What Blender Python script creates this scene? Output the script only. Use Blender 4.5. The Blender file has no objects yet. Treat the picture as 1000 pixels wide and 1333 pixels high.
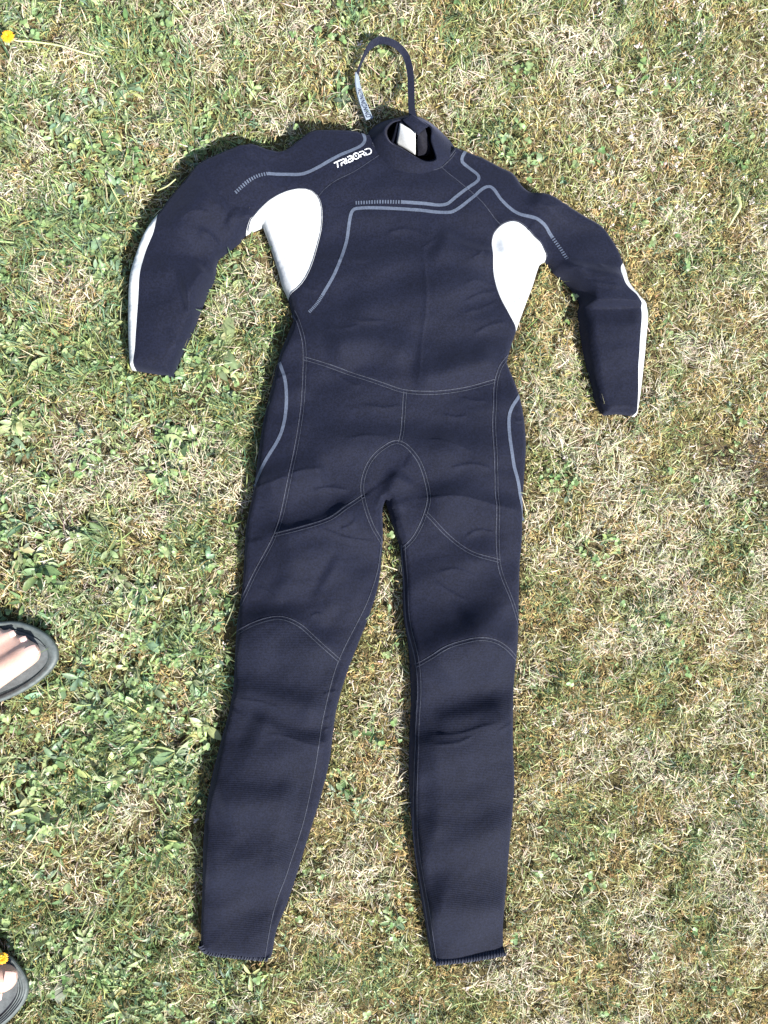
import bpy, bmesh, math, random
import numpy as np
from mathutils import Vector, Matrix
from mathutils.geometry import delaunay_2d_cdt

random.seed(7); RNG = np.random.default_rng(7)
SC = bpy.context.scene
COL = SC.collection

# ------------------------------------------------------------------ camera
CAM = np.array([-0.10, -0.05, 1.075]); TGT = np.array([0.0, 0.0, 0.0]); VFOV = math.radians(66)
_f = (TGT-CAM)/np.linalg.norm(TGT-CAM)
_r = np.cross(_f, [0, 1, 0]); _r /= np.linalg.norm(_r)
_u = np.cross(_r, _f)
cam = bpy.data.cameras.new('camera'); cam_o = bpy.data.objects.new('camera', cam); COL.objects.link(cam_o)
cam.sensor_fit = 'VERTICAL'; cam.angle = VFOV; cam.clip_start = 0.02; cam.clip_end = 400
cam_o.matrix_world = Matrix(((_r[0], _u[0], -_f[0], CAM[0]), (_r[1], _u[1], -_f[1], CAM[1]),
                             (_r[2], _u[2], -_f[2], CAM[2]), (0, 0, 0, 1)))
SC.camera = cam_o

# ------------------------------------------------------------------ light
SUN_AZ = math.atan2(0.60, -0.80)      # towards the sun: right and below in the picture
SUN_EL = math.radians(44)
w = bpy.data.worlds.new('World'); SC.world = w; w.use_nodes = True
nt = w.node_tree; bg = nt.nodes['Background']
sky = nt.nodes.new('ShaderNodeTexSky'); sky.sky_type = 'NISHITA'; sky.sun_disc = False
sky.sun_elevation = SUN_EL; sky.sun_rotation = SUN_AZ
nt.links.new(sky.outputs[0], bg.inputs[0]); bg.inputs[1].default_value = 0.088
sl = bpy.data.lights.new('sun', 'SUN'); so = bpy.data.objects.new('sun', sl); COL.objects.link(so)
sl.energy = 5.0; sl.angle = math.radians(0.53); sl.color = (1.0, 0.955, 0.885)
sd = Vector((math.sin(SUN_AZ)*math.cos(SUN_EL), math.cos(SUN_AZ)*math.cos(SUN_EL), math.sin(SUN_EL)))
so.rotation_euler = sd.to_track_quat('Z', 'Y').to_euler(); so.location = sd*5
SC.view_settings.view_transform = 'Standard'; SC.view_settings.look = 'None'
SC.view_settings.gamma = 1; SC.view_settings.use_curve_mapping = False
SC.view_settings.exposure = 1.29
SC.render.engine = 'CYCLES'
SC.cycles.max_bounces = 6; SC.cycles.diffuse_bounces = 3; SC.cycles.glossy_bounces = 2; SC.cycles.transmission_bounces = 3

# ------------------------------------------------------------------ mapping helpers
_t = math.tan(VFOV/2)/666.5
def G(u, v, z=0.022):
    """point of the picture plane -> place on the level plane at height z (arrays ok)"""
    u = np.asarray(u, float); v = np.asarray(v, float)
    a = (u-500)*_t; b = -(v-666.5)*_t
    rx = _f[0]+_r[0]*a+_u[0]*b; ry = _f[1]+_r[1]*a+_u[1]*b; rz = _f[2]+_r[2]*a+_u[2]*b
    k = (z-CAM[2])/rz
    return CAM[0]+rx*k, CAM[1]+ry*k
def PX(x, y, z=0.0):
    dx, dy, dz = x-CAM[0], y-CAM[1], z-CAM[2]
    a = dx*_r[0]+dy*_r[1]+dz*_r[2]; b = dx*_u[0]+dy*_u[1]+dz*_u[2]; c = dx*_f[0]+dy*_f[1]+dz*_f[2]
    c = np.where(c > 0.15, c, 0.15)
    return 500+a/c/_t, 666.5-b/c/_t
def g3(u, v, z):
    x, y = G(u, v, z); return Vector((float(x), float(y), float(z)))
MM = 0.001

def hash2(ix, iy, seed):
    n = (ix*374761393 + iy*668265263 + seed*974634777) & 0x7fffffff
    n = (n ^ (n >> 13))*1274126177 & 0x7fffffff
    return ((n ^ (n >> 16)) & 0xffff)/65535.0
def vnoise(x, y, seed=0):
    x = np.asarray(x, float); y = np.asarray(y, float)
    ix = np.floor(x).astype(np.int64); iy = np.floor(y).astype(np.int64)
    fx = x-ix; fy = y-iy; fx = fx*fx*(3-2*fx); fy = fy*fy*(3-2*fy)
    a = hash2(ix, iy, seed); b = hash2(ix+1, iy, seed); c = hash2(ix, iy+1, seed); d = hash2(ix+1, iy+1, seed)
    return (a+(b-a)*fx)*(1-fy)+(c+(d-c)*fx)*fy
def fbm(x, y, seed=0, o=3):
    s = 0; a = 0.5; t = 0
    for k in range(o):
        s = s+a*vnoise(x*2**k, y*2**k, seed+k*17); t += a; a *= .5
    return s/t

def spline(pts, step=2.5, closed=False):
    """Catmull-Rom through points, resampled evenly"""
    P = np.array(pts, float)
    if len(P) == 2 and not closed:
        n = max(1, int(np.linalg.norm(P[1]-P[0])/step)); t = np.linspace(0, 1, n+1)[:, None]
        return P[0]*(1-t)+P[1]*t
    if closed: Q = np.vstack([P[-1], P, P[0], P[1]])
    else: Q = np.vstack([2*P[0]-P[1], P, 2*P[-1]-P[-2]])
    out = []
    for i in range(1, len(Q)-2):
        p0, p1, p2, p3 = Q[i-1], Q[i], Q[i+1], Q[i+2]
        t = np.linspace(0, 1, 16, endpoint=False)[:, None]
        # centripetal-ish: limit the tangents so short spans do not overshoot
        d = np.linalg.norm(p2-p1)+1e-9
        m1 = (p2-p0); m2 = (p3-p1)
        m1 = m1/(np.linalg.norm(m1)+1e-9)*d; m2 = m2/(np.linalg.norm(m2)+1e-9)*d
        h00 = 2*t**3-3*t**2+1; h10 = t**3-2*t**2+t; h01 = -2*t**3+3*t**2; h11 = t**3-t**2
        out.append(h00*p1+h10*m1+h01*p2+h11*m2)
    out = np.vstack(out+[P[:1] if closed else P[-1:]])
    L = np.concatenate([[0], np.cumsum(np.linalg.norm(np.diff(out[:, :2], axis=0), axis=1))])
    n = max(2, int(round(L[-1]/step)))
    s = np.linspace(0, L[-1], n+1)
    R = np.stack([np.interp(s, L, out[:, k]) for k in range(out.shape[1])], 1)
    return R[:-1] if closed else R

def seg_dist(P, A, B):
    """distance of points P (n,2) to segments A-B; returns dist, index, param"""
    best = np.full(len(P), 1e9); bi = np.zeros(len(P), int); bt = np.zeros(len(P))
    D = B-A; L2 = (D**2).sum(1)+1e-12
    for c in range(0, len(P), 8000):
        p = P[c:c+8000]
        r = p[:, None, :]-A[None]
        t = np.clip((r*D[None]).sum(2)/L2[None], 0, 1)
        q = r-t[..., None]*D[None]
        d = (q**2).sum(2); i = d.argmin(1); k = np.arange(len(p))
        best[c:c+8000] = np.sqrt(d[k, i]); bi[c:c+8000] = i; bt[c:c+8000] = t[k, i]
    return best, bi, bt
def inside(P, poly):
    x, y = P[:, 0], P[:, 1]; res = np.zeros(len(P), bool)
    n = len(poly)
    for i in range(n):
        x1, y1 = poly[i]; x2, y2 = poly[(i+1) % n]
        if y1 == y2: continue
        c = (y1 > y) != (y2 > y)
        if c.any():
            res ^= c & (x < (x2-x1)*(y-y1)/(y2-y1)+x1)
    return res

# ------------------------------------------------------------------ object helpers
def link(o, parent=None):
    COL.objects.link(o)
    if parent is not None: o.parent = parent
    return o
def tag(o, label=None, cat=None, group=None, kind=None):
    if label: o['label'] = label
    if cat: o['category'] = cat
    if group: o['group'] = group
    if kind: o['kind'] = kind
    return o
def empty(name, loc=(0, 0, 0)):
    o = bpy.data.objects.new(name, None); o.empty_display_size = .05; o.location = loc
    return link(o)
def mesh_obj(name, V, F, mat, parent=None, smooth=True, normals=None):
    me = bpy.data.meshes.new(name)
    me.from_pydata([tuple(map(float, p)) for p in V], [], [tuple(map(int, q)) for q in F])
    me.materials.append(mat)
    if smooth: me.polygons.foreach_set('use_smooth', [True]*len(me.polygons))
    me.update()
    if normals is not None: me.normals_split_custom_set_from_vertices([tuple(map(float, n)) for n in normals])
    return link(bpy.data.objects.new(name, me), parent)
def big_mesh(name, V, loops, starts, totals, col, mat, parent=None, smooth=True):
    me = bpy.data.meshes.new(name)
    me.vertices.add(len(V)); me.vertices.foreach_set('co', V.astype(np.float32).ravel())
    me.loops.add(len(loops)); me.loops.foreach_set('vertex_index', loops.astype(np.int32))
    me.polygons.add(len(starts)); me.polygons.foreach_set('loop_start', starts.astype(np.int32))
    me.polygons.foreach_set('use_smooth', np.full(len(starts), smooth))
    if col is not None:
        a = me.attributes.new('tint', 'FLOAT_COLOR', 'POINT')
        c4 = np.ones((len(V), 4), np.float32); c4[:, :3] = col
        a.data.foreach_set('color', c4.ravel())
    me.materials.append(mat); me.update(calc_edges=True)
    return link(bpy.data.objects.new(name, me), parent)

# ------------------------------------------------------------------ materials
def new_mat(name):
    m = bpy.data.materials.new(name); m.use_nodes = True
    n = m.node_tree.nodes; return m, n, m.node_tree.links, n['Principled BSDF']
def noise_node(n, l, scale, detail=4, coord='Object', rough=.55):
    tc = n.new('ShaderNodeTexCoord'); x = n.new('ShaderNodeTexNoise')
    x.inputs['Scale'].default_value = scale; x.inputs['Detail'].default_value = detail; x.inputs['Roughness'].default_value = rough
    l.new(tc.outputs[coord], x.inputs['Vector']); return x
def ramp(n, l, src, stops):
    r = n.new('ShaderNodeValToRGB'); e = r.color_ramp.elements
    while len(e) < len(stops): e.new(.5)
    for k, (p, c) in enumerate(stops): e[k].position = p; e[k].color = (*c, 1)
    l.new(src, r.inputs[0]); return r
def fabric(name, base, rough=.8, sheen=.08, ribs=None, var=.36, tint=(.55, .6, .95), spec=.15):
    m, n, l, b = new_mat(name)
    x = noise_node(n, l, 400, 3, rough=.85); y = noise_node(n, l, 22, 4)
    mx = n.new('ShaderNodeMath'); mx.operation = 'MULTIPLY_ADD'; mx.inputs[1].default_value = .9; 
    l.new(x.outputs[0], mx.inputs[0]); 
    my = n.new('ShaderNodeMath'); my.operation = 'MULTIPLY'; my.inputs[1].default_value = .1; l.new(y.outputs[0], my.inputs[0]); l.new(my.outputs[0], mx.inputs[2])
    lo = tuple(c*(1-var) for c in base); hi = tuple(c*(1+var) for c in base)
    r = ramp(n, l, mx.outputs[0], [(.43, lo), (.57, hi)])
    l.new(r.outputs[0], b.inputs['Base Color'])
    b.inputs['Roughness'].default_value = rough; b.inputs['Specular IOR Level'].default_value = spec
    b.inputs['Sheen Weight'].default_value = sheen; b.inputs['Sheen Roughness'].default_value = .5
    b.inputs['Sheen Tint'].default_value = (*tint, 1)
    bp = n.new('ShaderNodeBump'); bp.inputs['Strength'].default_value = .35; bp.inputs['Distance'].default_value = .0006
    l.new(x.outputs[0], bp.inputs['Height']); last = bp
    if ribs:
        tc = n.new('ShaderNodeTexCoord'); wv = n.new('ShaderNodeTexWave'); wv.bands_direction = 'Y'
        wv.inputs['Scale'].default_value = ribs; wv.inputs['Distortion'].default_value = .8; wv.inputs['Detail'].default_value = 1; wv.inputs['Detail Scale'].default_value = 4
        l.new(tc.outputs['Object'], wv.inputs['Vector'])
        b2 = n.new('ShaderNodeBump'); b2.inputs['Strength'].default_value = .3; b2.inputs['Distance'].default_value = .0006
        l.new(wv.outputs['Fac'], b2.inputs['Height']); l.new(bp.outputs[0], b2.inputs['Normal']); last = b2
    l.new(last.outputs[0], b.inputs['Normal'])
    return m
NEO = (.0047, .0061, .0152)
M_NEO = fabric('black_neoprene', NEO)
M_RIB = fabric('ribbed_black_neoprene', (.0047, .0062, .0150), ribs=150)
M_INNER = fabric('inner_black_lining', (.007, .007, .012), sheen=.05, spec=.2)
M_WHITE = fabric('white_neoprene', (.44, .46, .475), var=.05, sheen=.0, tint=(1, 1, 1), spec=.2)
M_PRINT = fabric('grey_blue_print', (.070, .086, .122), var=.15, sheen=.1)
M_LOGO = fabric('white_print', (.75, .77, .82), var=.05, sheen=.0)
M_THREAD = fabric('grey_thread', (.032, .036, .050), var=.3, sheen=.2)
M_HEM = fabric('hem_thread', (.036, .041, .058), var=.3, sheen=.2)
M_WEB = fabric('webbing', (.012, .014, .027), var=.2, sheen=.05)
M_TAG = fabric('woven_label', (.23, .275, .33), var=.1, sheen=.1)

def leaf_mat(name, transl=.25, rough=.5, spec=.35, rand=False, base=None):
    m, n, l, b = new_mat(name)
    if base is None:
        a = n.new('ShaderNodeAttribute'); a.attribute_name = 'tint'; src = a.outputs['Color']
    else:
        oi = n.new('ShaderNodeObjectInfo')
        r = ramp(n, l, oi.outputs['Random'], base); src = r.outputs[0]
    x = noise_node(n, l, 160, 3)
    mx = n.new('ShaderNodeMix'); mx.data_type = 'RGBA'; mx.blend_type = 'MULTIPLY'; mx.inputs[0].default_value = .6
    rr = ramp(n, l, x.outputs[0], [(.3, (.6, .6, .6)), (.7, (1.25, 1.25, 1.25))])
    l.new(src, mx.inputs[6]); l.new(rr.outputs[0], mx.inputs[7])
    l.new(mx.outputs[2], b.inputs['Base Color']); b.inputs['Roughness'].default_value = rough
    b.inputs['Specular IOR Level'].default_value = spec
    tr = n.new('ShaderNodeBsdfTranslucent'); l.new(mx.outputs[2], tr.inputs[0])
    ms = n.new('ShaderNodeMixShader'); ms.inputs[0].default_value = transl
    out = n['Material Output']; l.new(b.outputs[0], ms.inputs[1]); l.new(tr.outputs[0], ms.inputs[2]); l.new(ms.outputs[0], out.inputs[0])
    return m
M_BLADE = leaf_mat('grass_blade', .4, .55, .3)
M_STRAW = leaf_mat('dry_straw', .3, .6, .3)
M_LEAF = leaf_mat('weed_leaf', .25, .42, .42)
M_PLANT = leaf_mat('plant_leaf', .25, .42, .42, base=[(0, (.11, .19, .065)), (.35, (.15, .245, .10)), (.65, (.22, .31, .13)), (.85, (.16, .25, .14)), (1, (.22, .32, .14))])

def ground_mat():
    m, n, l, b = new_mat('lawn_soil')
    x = noise_node(n, l, 9, 8, rough=.7); y = noise_node(n, l, 140, 6, rough=.75)
    r1 = ramp(n, l, x.outputs[0], [(.3, (.10, .11, .045)), (.5, (.155, .13, .07)), (.7, (.22, .18, .11))])
    r2 = ramp(n, l, y.outputs[0], [(.32, (.35, .35, .35)), (.7, (1.5, 1.45, 1.3))])
    mx = n.new('ShaderNodeMix'); mx.data_type = 'RGBA'; mx.blend_type = 'MULTIPLY'; mx.inputs[0].default_value = 1
    l.new(r1.outputs[0], mx.inputs[6]); l.new(r2.outputs[0], mx.inputs[7]); l.new(mx.outputs[2], b.inputs['Base Color'])
    b.inputs['Roughness'].default_value = .95; b.inputs['Specular IOR Level'].default_value = .1
    bp = n.new('ShaderNodeBump'); bp.inputs['Strength'].default_value = .9; bp.inputs['Distance'].default_value = .008
    l.new(y.outputs[0], bp.inputs['Height']); l.new(bp.outputs[0], b.inputs['Normal'])
    return m
M_SOIL = ground_mat()

# ------------------------------------------------------------------ the ground
gs = 60.0
ground = mesh_obj('ground', [(-gs, -gs, 0), (gs, -gs, 0), (gs, gs, 0), (-gs, gs, 0)], [(0, 1, 2, 3)], M_SOIL, smooth=False)
tag(ground, 'dry lawn soil and thatch under the wetsuit', kind='structure')

# ------------------------------------------------------------------ the wetsuit: traced pattern pieces (picture units, about 1 mm)
S_left_shoulder = [(477, 178), (460, 174), (430, 174), (404, 176), (387, 188), (368, 201), (348, 199), (328, 193), (302, 201), (283, 209), (259, 220), (240, 241), (221, 262), (209, 279), (190, 305), (178, 333), (169, 367), (167, 413), (168, 460), (169.5, 480)]
S_left_cuff = [(169.5, 480), (193, 484), (224.5, 489.5)]
S_left_inner = [(224.5, 489.5), (235, 463), (252, 426), (269, 382), (278.6, 362), (283, 337), (290, 330), (311, 314), (319, 304), (342, 293)]
S_left_side = [(342, 293), (351.5, 319), (361, 348), (367, 370), (375, 388), (382, 416)]
S_left_hip = [(382, 416), (374, 436), (364, 461), (353, 503), (342.5, 547), (336, 589), (330, 635), (320, 685), (317, 736), (314, 773), (308.5, 807), (305.5, 849), (303.5, 890), (297.5, 927), (283.7, 978), (272, 1028), (265, 1084), (263, 1148), (260.7, 1228)]
S_left_hem = [(260.7, 1228), (268, 1236.5), (300, 1241), (354, 1246)]
S_left_crotch = [(354, 1246), (360.5, 1212), (373.4, 1180), (387, 1139), (401, 1093), (417, 1042), (429.5, 992), (434, 955), (440, 918), (454, 872), (470, 831), (483, 797), (493.5, 761), (498, 723), (499, 698), (498.7, 662), (502, 652)]
S_right_crotch = [(502, 652), (505, 660), (512, 685), (521, 712), (525, 752), (526, 800), (533, 845), (536, 909), (534, 964), (533.5, 1019), (537, 1074), (544, 1139), (553, 1194), (562, 1251.5)]
S_right_hem = [(562, 1251.5), (608, 1247.5), (656, 1240)]
S_right_hip = [(656, 1240), (656, 1194), (661, 1139), (665.5, 1079), (670, 1019), (668, 964), (670, 890), (674.7, 835), (676, 790), (677, 744), (680, 702), (681, 660), (683, 618), (685, 576), (680.6, 534), (672, 503), (660, 473)]
S_right_side = [(660, 473), (667.5, 447), (671.5, 435), (678, 416), (686, 394), (694.5, 372), (700, 354), (704, 343)]
S_right_inner = [(704, 343), (711, 339), (719, 347), (724, 354), (738, 365), (748.5, 378), (757, 393), (755, 405), (759, 438), (765, 470), (773, 500), (778, 522), (786, 540)]
S_right_cuff = [(786, 540), (808, 538), (829.5, 541.5)]
S_right_shoulder = [(829.5, 541.5), (833.5, 518), (837.6, 483), (841.6, 435), (843, 408), (839, 393), (829.5, 385), (818, 373), (814.6, 357), (810.6, 344), (805, 330), (797, 315), (783.6, 297), (762, 284), (735, 268), (713, 257), (689, 251), (680, 244), (673, 233), (667, 226), (653, 219), (630, 208), (608, 200), (593.6, 195)]
S_neck = [(593.6, 195), (582, 209), (566, 222), (544, 227.5), (521.6, 223.6), (502, 213), (487, 197), (477, 178)]
rim_parts = [S_left_shoulder, S_left_cuff, S_left_inner, S_left_side, S_left_hip, S_left_hem, S_left_crotch, S_right_crotch, S_right_hem, S_right_hip, S_right_side, S_right_inner, S_right_cuff, S_right_shoulder]
rim = np.vstack([spline(p)[:-1] for p in rim_parts])
neck = spline(S_neck)[:-1]
OUT = np.vstack([rim, neck])
rimA = np.vstack([rim[:-1]]); rimB = np.vstack([rim[1:]])
rimA = np.vstack([rimA, rim[-1:]]); rimB = np.vstack([rimB, neck[:1]])

seams = {
 'waist': ([(396, 471), (424, 480), (464, 494), (500, 506), (524, 513), (560, 515), (600, 510), (641, 499)], 2),
 'centre': ([(525, 513.5), (522, 560), (518, 579)], 2),
 'side_left': ([(378.5, 403), (384, 412), (390, 428), (396, 454), (396.5, 486), (393, 540), (382, 605), (366, 677), (357, 702), (332, 748), (309, 796)], 2),
 'side_right': ([(662, 464), (647, 483), (641, 513), (639.4, 567), (642, 626), (643.6, 685), (646, 735), (659.6, 777), (670, 803), (679, 826)], 2),
 'gusset': ([(499, 712), (494.5, 704), (483, 685), (473, 656), (470.6, 631), (479, 605), (496, 587), (517, 579), (538, 597), (550, 622), (554.6, 647), (551, 668), (538, 698), (524, 714), (518, 717)], 2),
 'thigh_left': ([(472, 647), (450, 662), (428, 677), (391, 689), (358, 697)], 2),
 'thigh_right': ([(551, 669), (580, 698), (609, 719), (646, 730)], 2),
 'inseam_left': ([(497, 704), (491.6, 744), (475, 790), (441, 858), (426, 909), (417, 955), (410, 1001), (396, 1065), (378, 1120), (357, 1185), (345, 1250)], 1),
 'inseam_right': ([(524, 709), (527.5, 752), (530, 807), (540, 857), (543.6, 900), (541, 955), (539, 1019), (541, 1093), (553, 1171), (567, 1256)], 2),
 'knee_left': ([(301, 828), (332, 810), (364, 802), (387, 809), (410, 828), (442, 858)], 2),
 'knee_right': ([(538, 864), (571, 840), (599, 830), (622, 827), (645, 835), (676, 862)], 2),
 'arm_left': ([(317, 307), (336, 283), (351.5, 268), (373, 257), (395, 254), (410, 260), (418, 274), (419, 299), (413.5, 324), (404, 355), (392, 376), (372, 391)], 1),
 'arm_right': ([(713, 342), (702, 325), (689, 313), (678, 302.6), (665, 296.5), (651, 300), (640.5, 309), (637, 320), (637, 340), (640.5, 365), (647, 389), (658, 411), (674, 437)], 1),
 'raglan_left': ([(414, 264), (421, 256), (436, 245), (462, 232), (497, 208)], 1),
 'raglan_right': ([(568, 220), (585, 237), (617, 266), (648, 302)], 1),
 'stripe_left': ([(211, 273), (206, 305), (193, 336), (186, 373), (182.5, 420), (179.5, 460), (175.5, 486)], 0),
 'stripe_right': ([(812, 341), (803, 352), (802.5, 367), (808, 381), (820, 392), (829, 402), (827, 432), (826, 470), (827, 510), (825.5, 546)], 0),
}
SP = {k: spline(v[0], 2.5) for k, v in seams.items()}
seeds = {'chest_panel': [(520, 380)], 'sleeve': [(240, 360), (770, 330)], 'underarm_panel': [(385, 310), (665, 350)],
 'sleeve_stripe': [(173, 420), (836, 450)], 'abdomen_panel': [(440, 580), (600, 600)], 'crotch_gusset': [(500, 610)],
 'hip_panel': [(350, 620), (665, 640)], 'thigh_panel': [(400, 750), (600, 780)], 'shin_panel': [(340, 1000), (610, 1000)],
 'inner_leg_panel': [(420, 970), (537, 1030), (529, 799)]}
WHITE_PARTS = ('underarm_panel', 'sleeve_stripe')

# ---- the lie of the cloth: height of the top layer above the soil
# (path, height mm, reach above, reach below) long soft rolls and sharp folds
ridges = [
 ([(352, 699), (391, 691), (428, 679), (466, 652)], 6.5, 11, 38),
 ([(300, 822), (332, 812), (364, 804), (390, 812), (440, 858)], 2.5, 16, 40),
 ([(541, 866), (571, 843), (599, 833), (640, 834), (676, 850)], 5.5, 26, 44),
 ([(600, 822), (630, 800), (668, 770)], 4, 26, 20),
 ([(298, 893), (340, 902), (385, 914), (425, 922)], 6, 18, 24),
 ([(325, 930), (355, 944), (390, 957), (436, 966)], 7, 13, 44),
 ([(534, 968), (580, 960), (620, 948), (672, 926)], 8, 17, 48),
 ([(560, 938), (600, 928), (660, 912)], 4, 12, 14),
 ([(280, 1040), (330, 1030), (390, 1040)], 4, 28, 40),
 ([(262, 1110), (310, 1112), (380, 1100)], 3.5, 30, 44),
 ([(540, 1068), (600, 1078), (660, 1064)], 4, 34, 48),
 ([(550, 1160), (600, 1170), (655, 1150)], 3, 34, 40),
 ([(300, 290), (318, 300), (335, 292)], 5, 14, 12),
 ([(240, 395), (262, 388), (285, 372)], 5.5, 26, 40),
 ([(262, 312), (276, 319), (291, 331)], 2.2, 5, 8),
 ([(230, 330), (250, 300), (290, 262)], 4, 30, 40),
 ([(720, 352), (760, 362), (808, 372)], 5.5, 10, 16),
 ([(750, 400), (790, 401.5), (834, 400)], 4, 26, 2.2),
 ([(752, 426), (795, 432), (834, 428)], 2.4, 17, 40),
 ([(693, 285), (700, 268), (706, 250)], 6, 13, 30),
 ([(400, 345), (470, 348), (540, 352), (600, 338)], 2.2, 22, 30),
 ([(440, 405), (520, 400), (640, 372)], 3.5, 26, 26),
 ([(420, 462), (480, 452), (540, 470)], 4, 24, 22),
 ([(530, 498), (580, 490), (650, 470)], 4, 20, 16),
 ([(560, 318), (610, 338), (648, 345)], 3, 14, 24),
 ([(400, 560), (460, 578), (520, 574), (610, 592)], 3.2, 20, 28),
 ([(540, 652), (590, 649), (640, 660), (684, 668)], 2.6, 14, 30),
 ([(335, 632), (378, 622), (430, 612)], 3, 18, 26),
 ([(345, 530), (380, 520), (400, 500)], 2, 12, 12),
 ([(420, 740), (450, 756), (480, 770)], 2.2, 26, 34),
 ([(500, 668), (506, 640), (520, 615)], 6, 10, 22),
 ([(352, 755), (380, 770), (440, 800)], 2, 20, 26),
]
ridges.append(([(640, 336), (670, 334), (706, 340)], 6.2, 30, 14))
creases = [
 [(345, 948), (372, 951), (400, 960), (430, 968)], [(310, 905), (340, 908), (372, 918)], [(556, 950), (590, 948), (622, 938), (640, 934)], [(560, 962), (590, 958), (610, 950)],
 [(640, 945), (655, 938), (668, 934)], [(440, 690), (455, 684), (462, 676)], [(340, 660), (352, 668), (362, 672)], [(580, 612), (610, 606), (636, 612)], [(452, 420), (470, 426), (500, 424)],
 [(500, 310), (525, 306), (545, 312)], [(612, 440), (635, 428), (656, 424)], [(690, 545), (676, 552), (664, 550)], [(405, 640), (430, 636), (455, 640)], [(238, 300), (256, 290), (280, 292)], [(770, 350), (785, 356), (800, 355)], [(752, 372), (770, 378), (800, 384)],
 [(412, 343), (440, 345), (480, 347)], [(392, 377), (405, 383), (414, 386)], [(600, 378), (618, 372), (640, 378)],
 [(552, 575), (580, 578), (612, 591)], [(452, 575), (475, 570), (500, 572)], [(534, 650), (560, 649), (584, 646.6), (605, 649), (641, 658), (676, 666)],
 [(410, 685), (430, 693), (450, 700), (492, 706)], [(378, 620), (395, 614), (422, 612)], [(331, 637), (355, 629), (376, 621)],
 [(330, 762), (345, 766), (372, 784)], [(548, 330), (552, 400), (546, 460), (542, 508)], [(600, 400), (618, 390), (645, 382)],
 [(598, 414), (620, 408), (644, 396)], [(545, 332), (560, 322), (566, 316)], [(610, 346), (618, 340), (624, 336)],
 [(420, 432), (440, 436), (468, 430)], [(596, 519), (610, 524), (630, 525)], [(430, 486), (450, 500), (470, 508)], [(575, 541), (590, 545), (606, 543)],
 [(560, 752), (575, 764), (606, 782)], [(404, 800), (414, 796), (420, 800)], [(352, 500), (366, 494), (380, 488)], [(666, 536), (676, 544), (683, 546)],
 [(268, 311), (278, 316), (288, 329)], [(224, 432), (230, 444), (235, 463)], [(565, 745), (590, 740), (620, 752)], [(420, 900), (428, 897), (438, 895)],
 [(418, 935), (426, 930), (436, 928)], [(420, 945), (428, 944), (434, 946)], [(416, 958), (424, 960), (434, 966)], [(536, 930), (540, 934), (544, 940)],
 [(302, 200), (325, 206), (345, 224), (356, 236)], [(660, 300), (672, 306), (680, 320)], [(676, 322), (690, 330), (700, 328)], [(660, 402), (668, 398), (676, 392)],
 [(720, 357), (740, 356), (756, 358)], [(700, 279), (716, 278), (736, 272)], [(470, 530), (500, 534), (520, 530)], [(600, 700), (620, 690), (640, 694)],
]
lifts = [(300, 225, 70, 15), (200, 330, 60, 13), (420, 190, 60, 10), (180, 430, 60, 6), (540, 850, 45, 7), (320, 720, 70, 3), (535, 205, 60, 6), (800, 330, 60, 3), (690, 300, 60, -4), (740, 372, 30, 6), (530, 960, 40, 6), (508, 690, 30, 6)]
def ridge_val(P, path, wu, wd, taper=.5):
    R = spline(path, 4); A, B = R[:-1], R[1:]
    d, i, t = seg_dist(P, A, B)
    D = B-A; cr = D[i, 0]*(P[:, 1]-A[i, 1])-D[i, 1]*(P[:, 0]-A[i, 0])   # >0: below the path in the picture
    s = (i+t)/len(A); tp = np.clip(np.minimum(s, 1-s)*5, 0, 1)
    tp = taper+(1-taper)*(tp*tp*(3-2*tp))
    wv = np.where(cr > 0, wd, wu)
    # beyond the ends of the path the roll dies out
    return tp*np.exp(-(d/wv)**2)
SEAM_A = np.vstack([SP[k][:-1] for k in SP]); SEAM_B = np.vstack([SP[k][1:] for k in SP])
def HGT(P, seamgroove=True):
    P = np.asarray(P, float)
    d, _, _ = seg_dist(P, rimA, rimB)
    e = np.sqrt(np.clip(1-(1-np.clip(d/7.5, 0, 1))**2, 0, 1))
    top = 0.0340+0.0*d
    for (a, b, r, k) in lifts: top = top+k*MM*np.exp(-((P[:, 0]-a)**2+(P[:, 1]-b)**2)/r**2)
    body = 0.008*(1-np.exp(-d/32))
    fold = np.zeros(len(P))
    for path, amp, wu, wd in ridges: fold += (3.6 if max(wu, wd) >= 20 and amp < 6 else 2.0)*amp*MM*ridge_val(P, path, wu, wd, .25)
    fold += 0.0100*(fbm(P[:, 0]/110+P[:, 1]/300, P[:, 1]/56, 3, 2)-.5)*2 + 0.0011*(fbm(P[:, 0]/26+.3*P[:, 1]/26, P[:, 1]/17, 9)-.5)*2
    for c in creases: fold += 1.5*MM*ridge_val(P, c, 1.4, 4.0, .1)
    if seamgroove:
        ds, _, _ = seg_dist(P, SEAM_A, SEAM_B); fold -= 0.0011*np.exp(-(ds/2.6)**2)
    z0 = 0.012
    return z0+(top-z0)*e+(body+fold)*e**.5*np.clip(d/10, 0, 1)**.6
def drape(P, off=0.0):
    z = HGT(P)+off; x, y = G(P[:, 0], P[:, 1]); return np.stack([x, y, z], 1)

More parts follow.
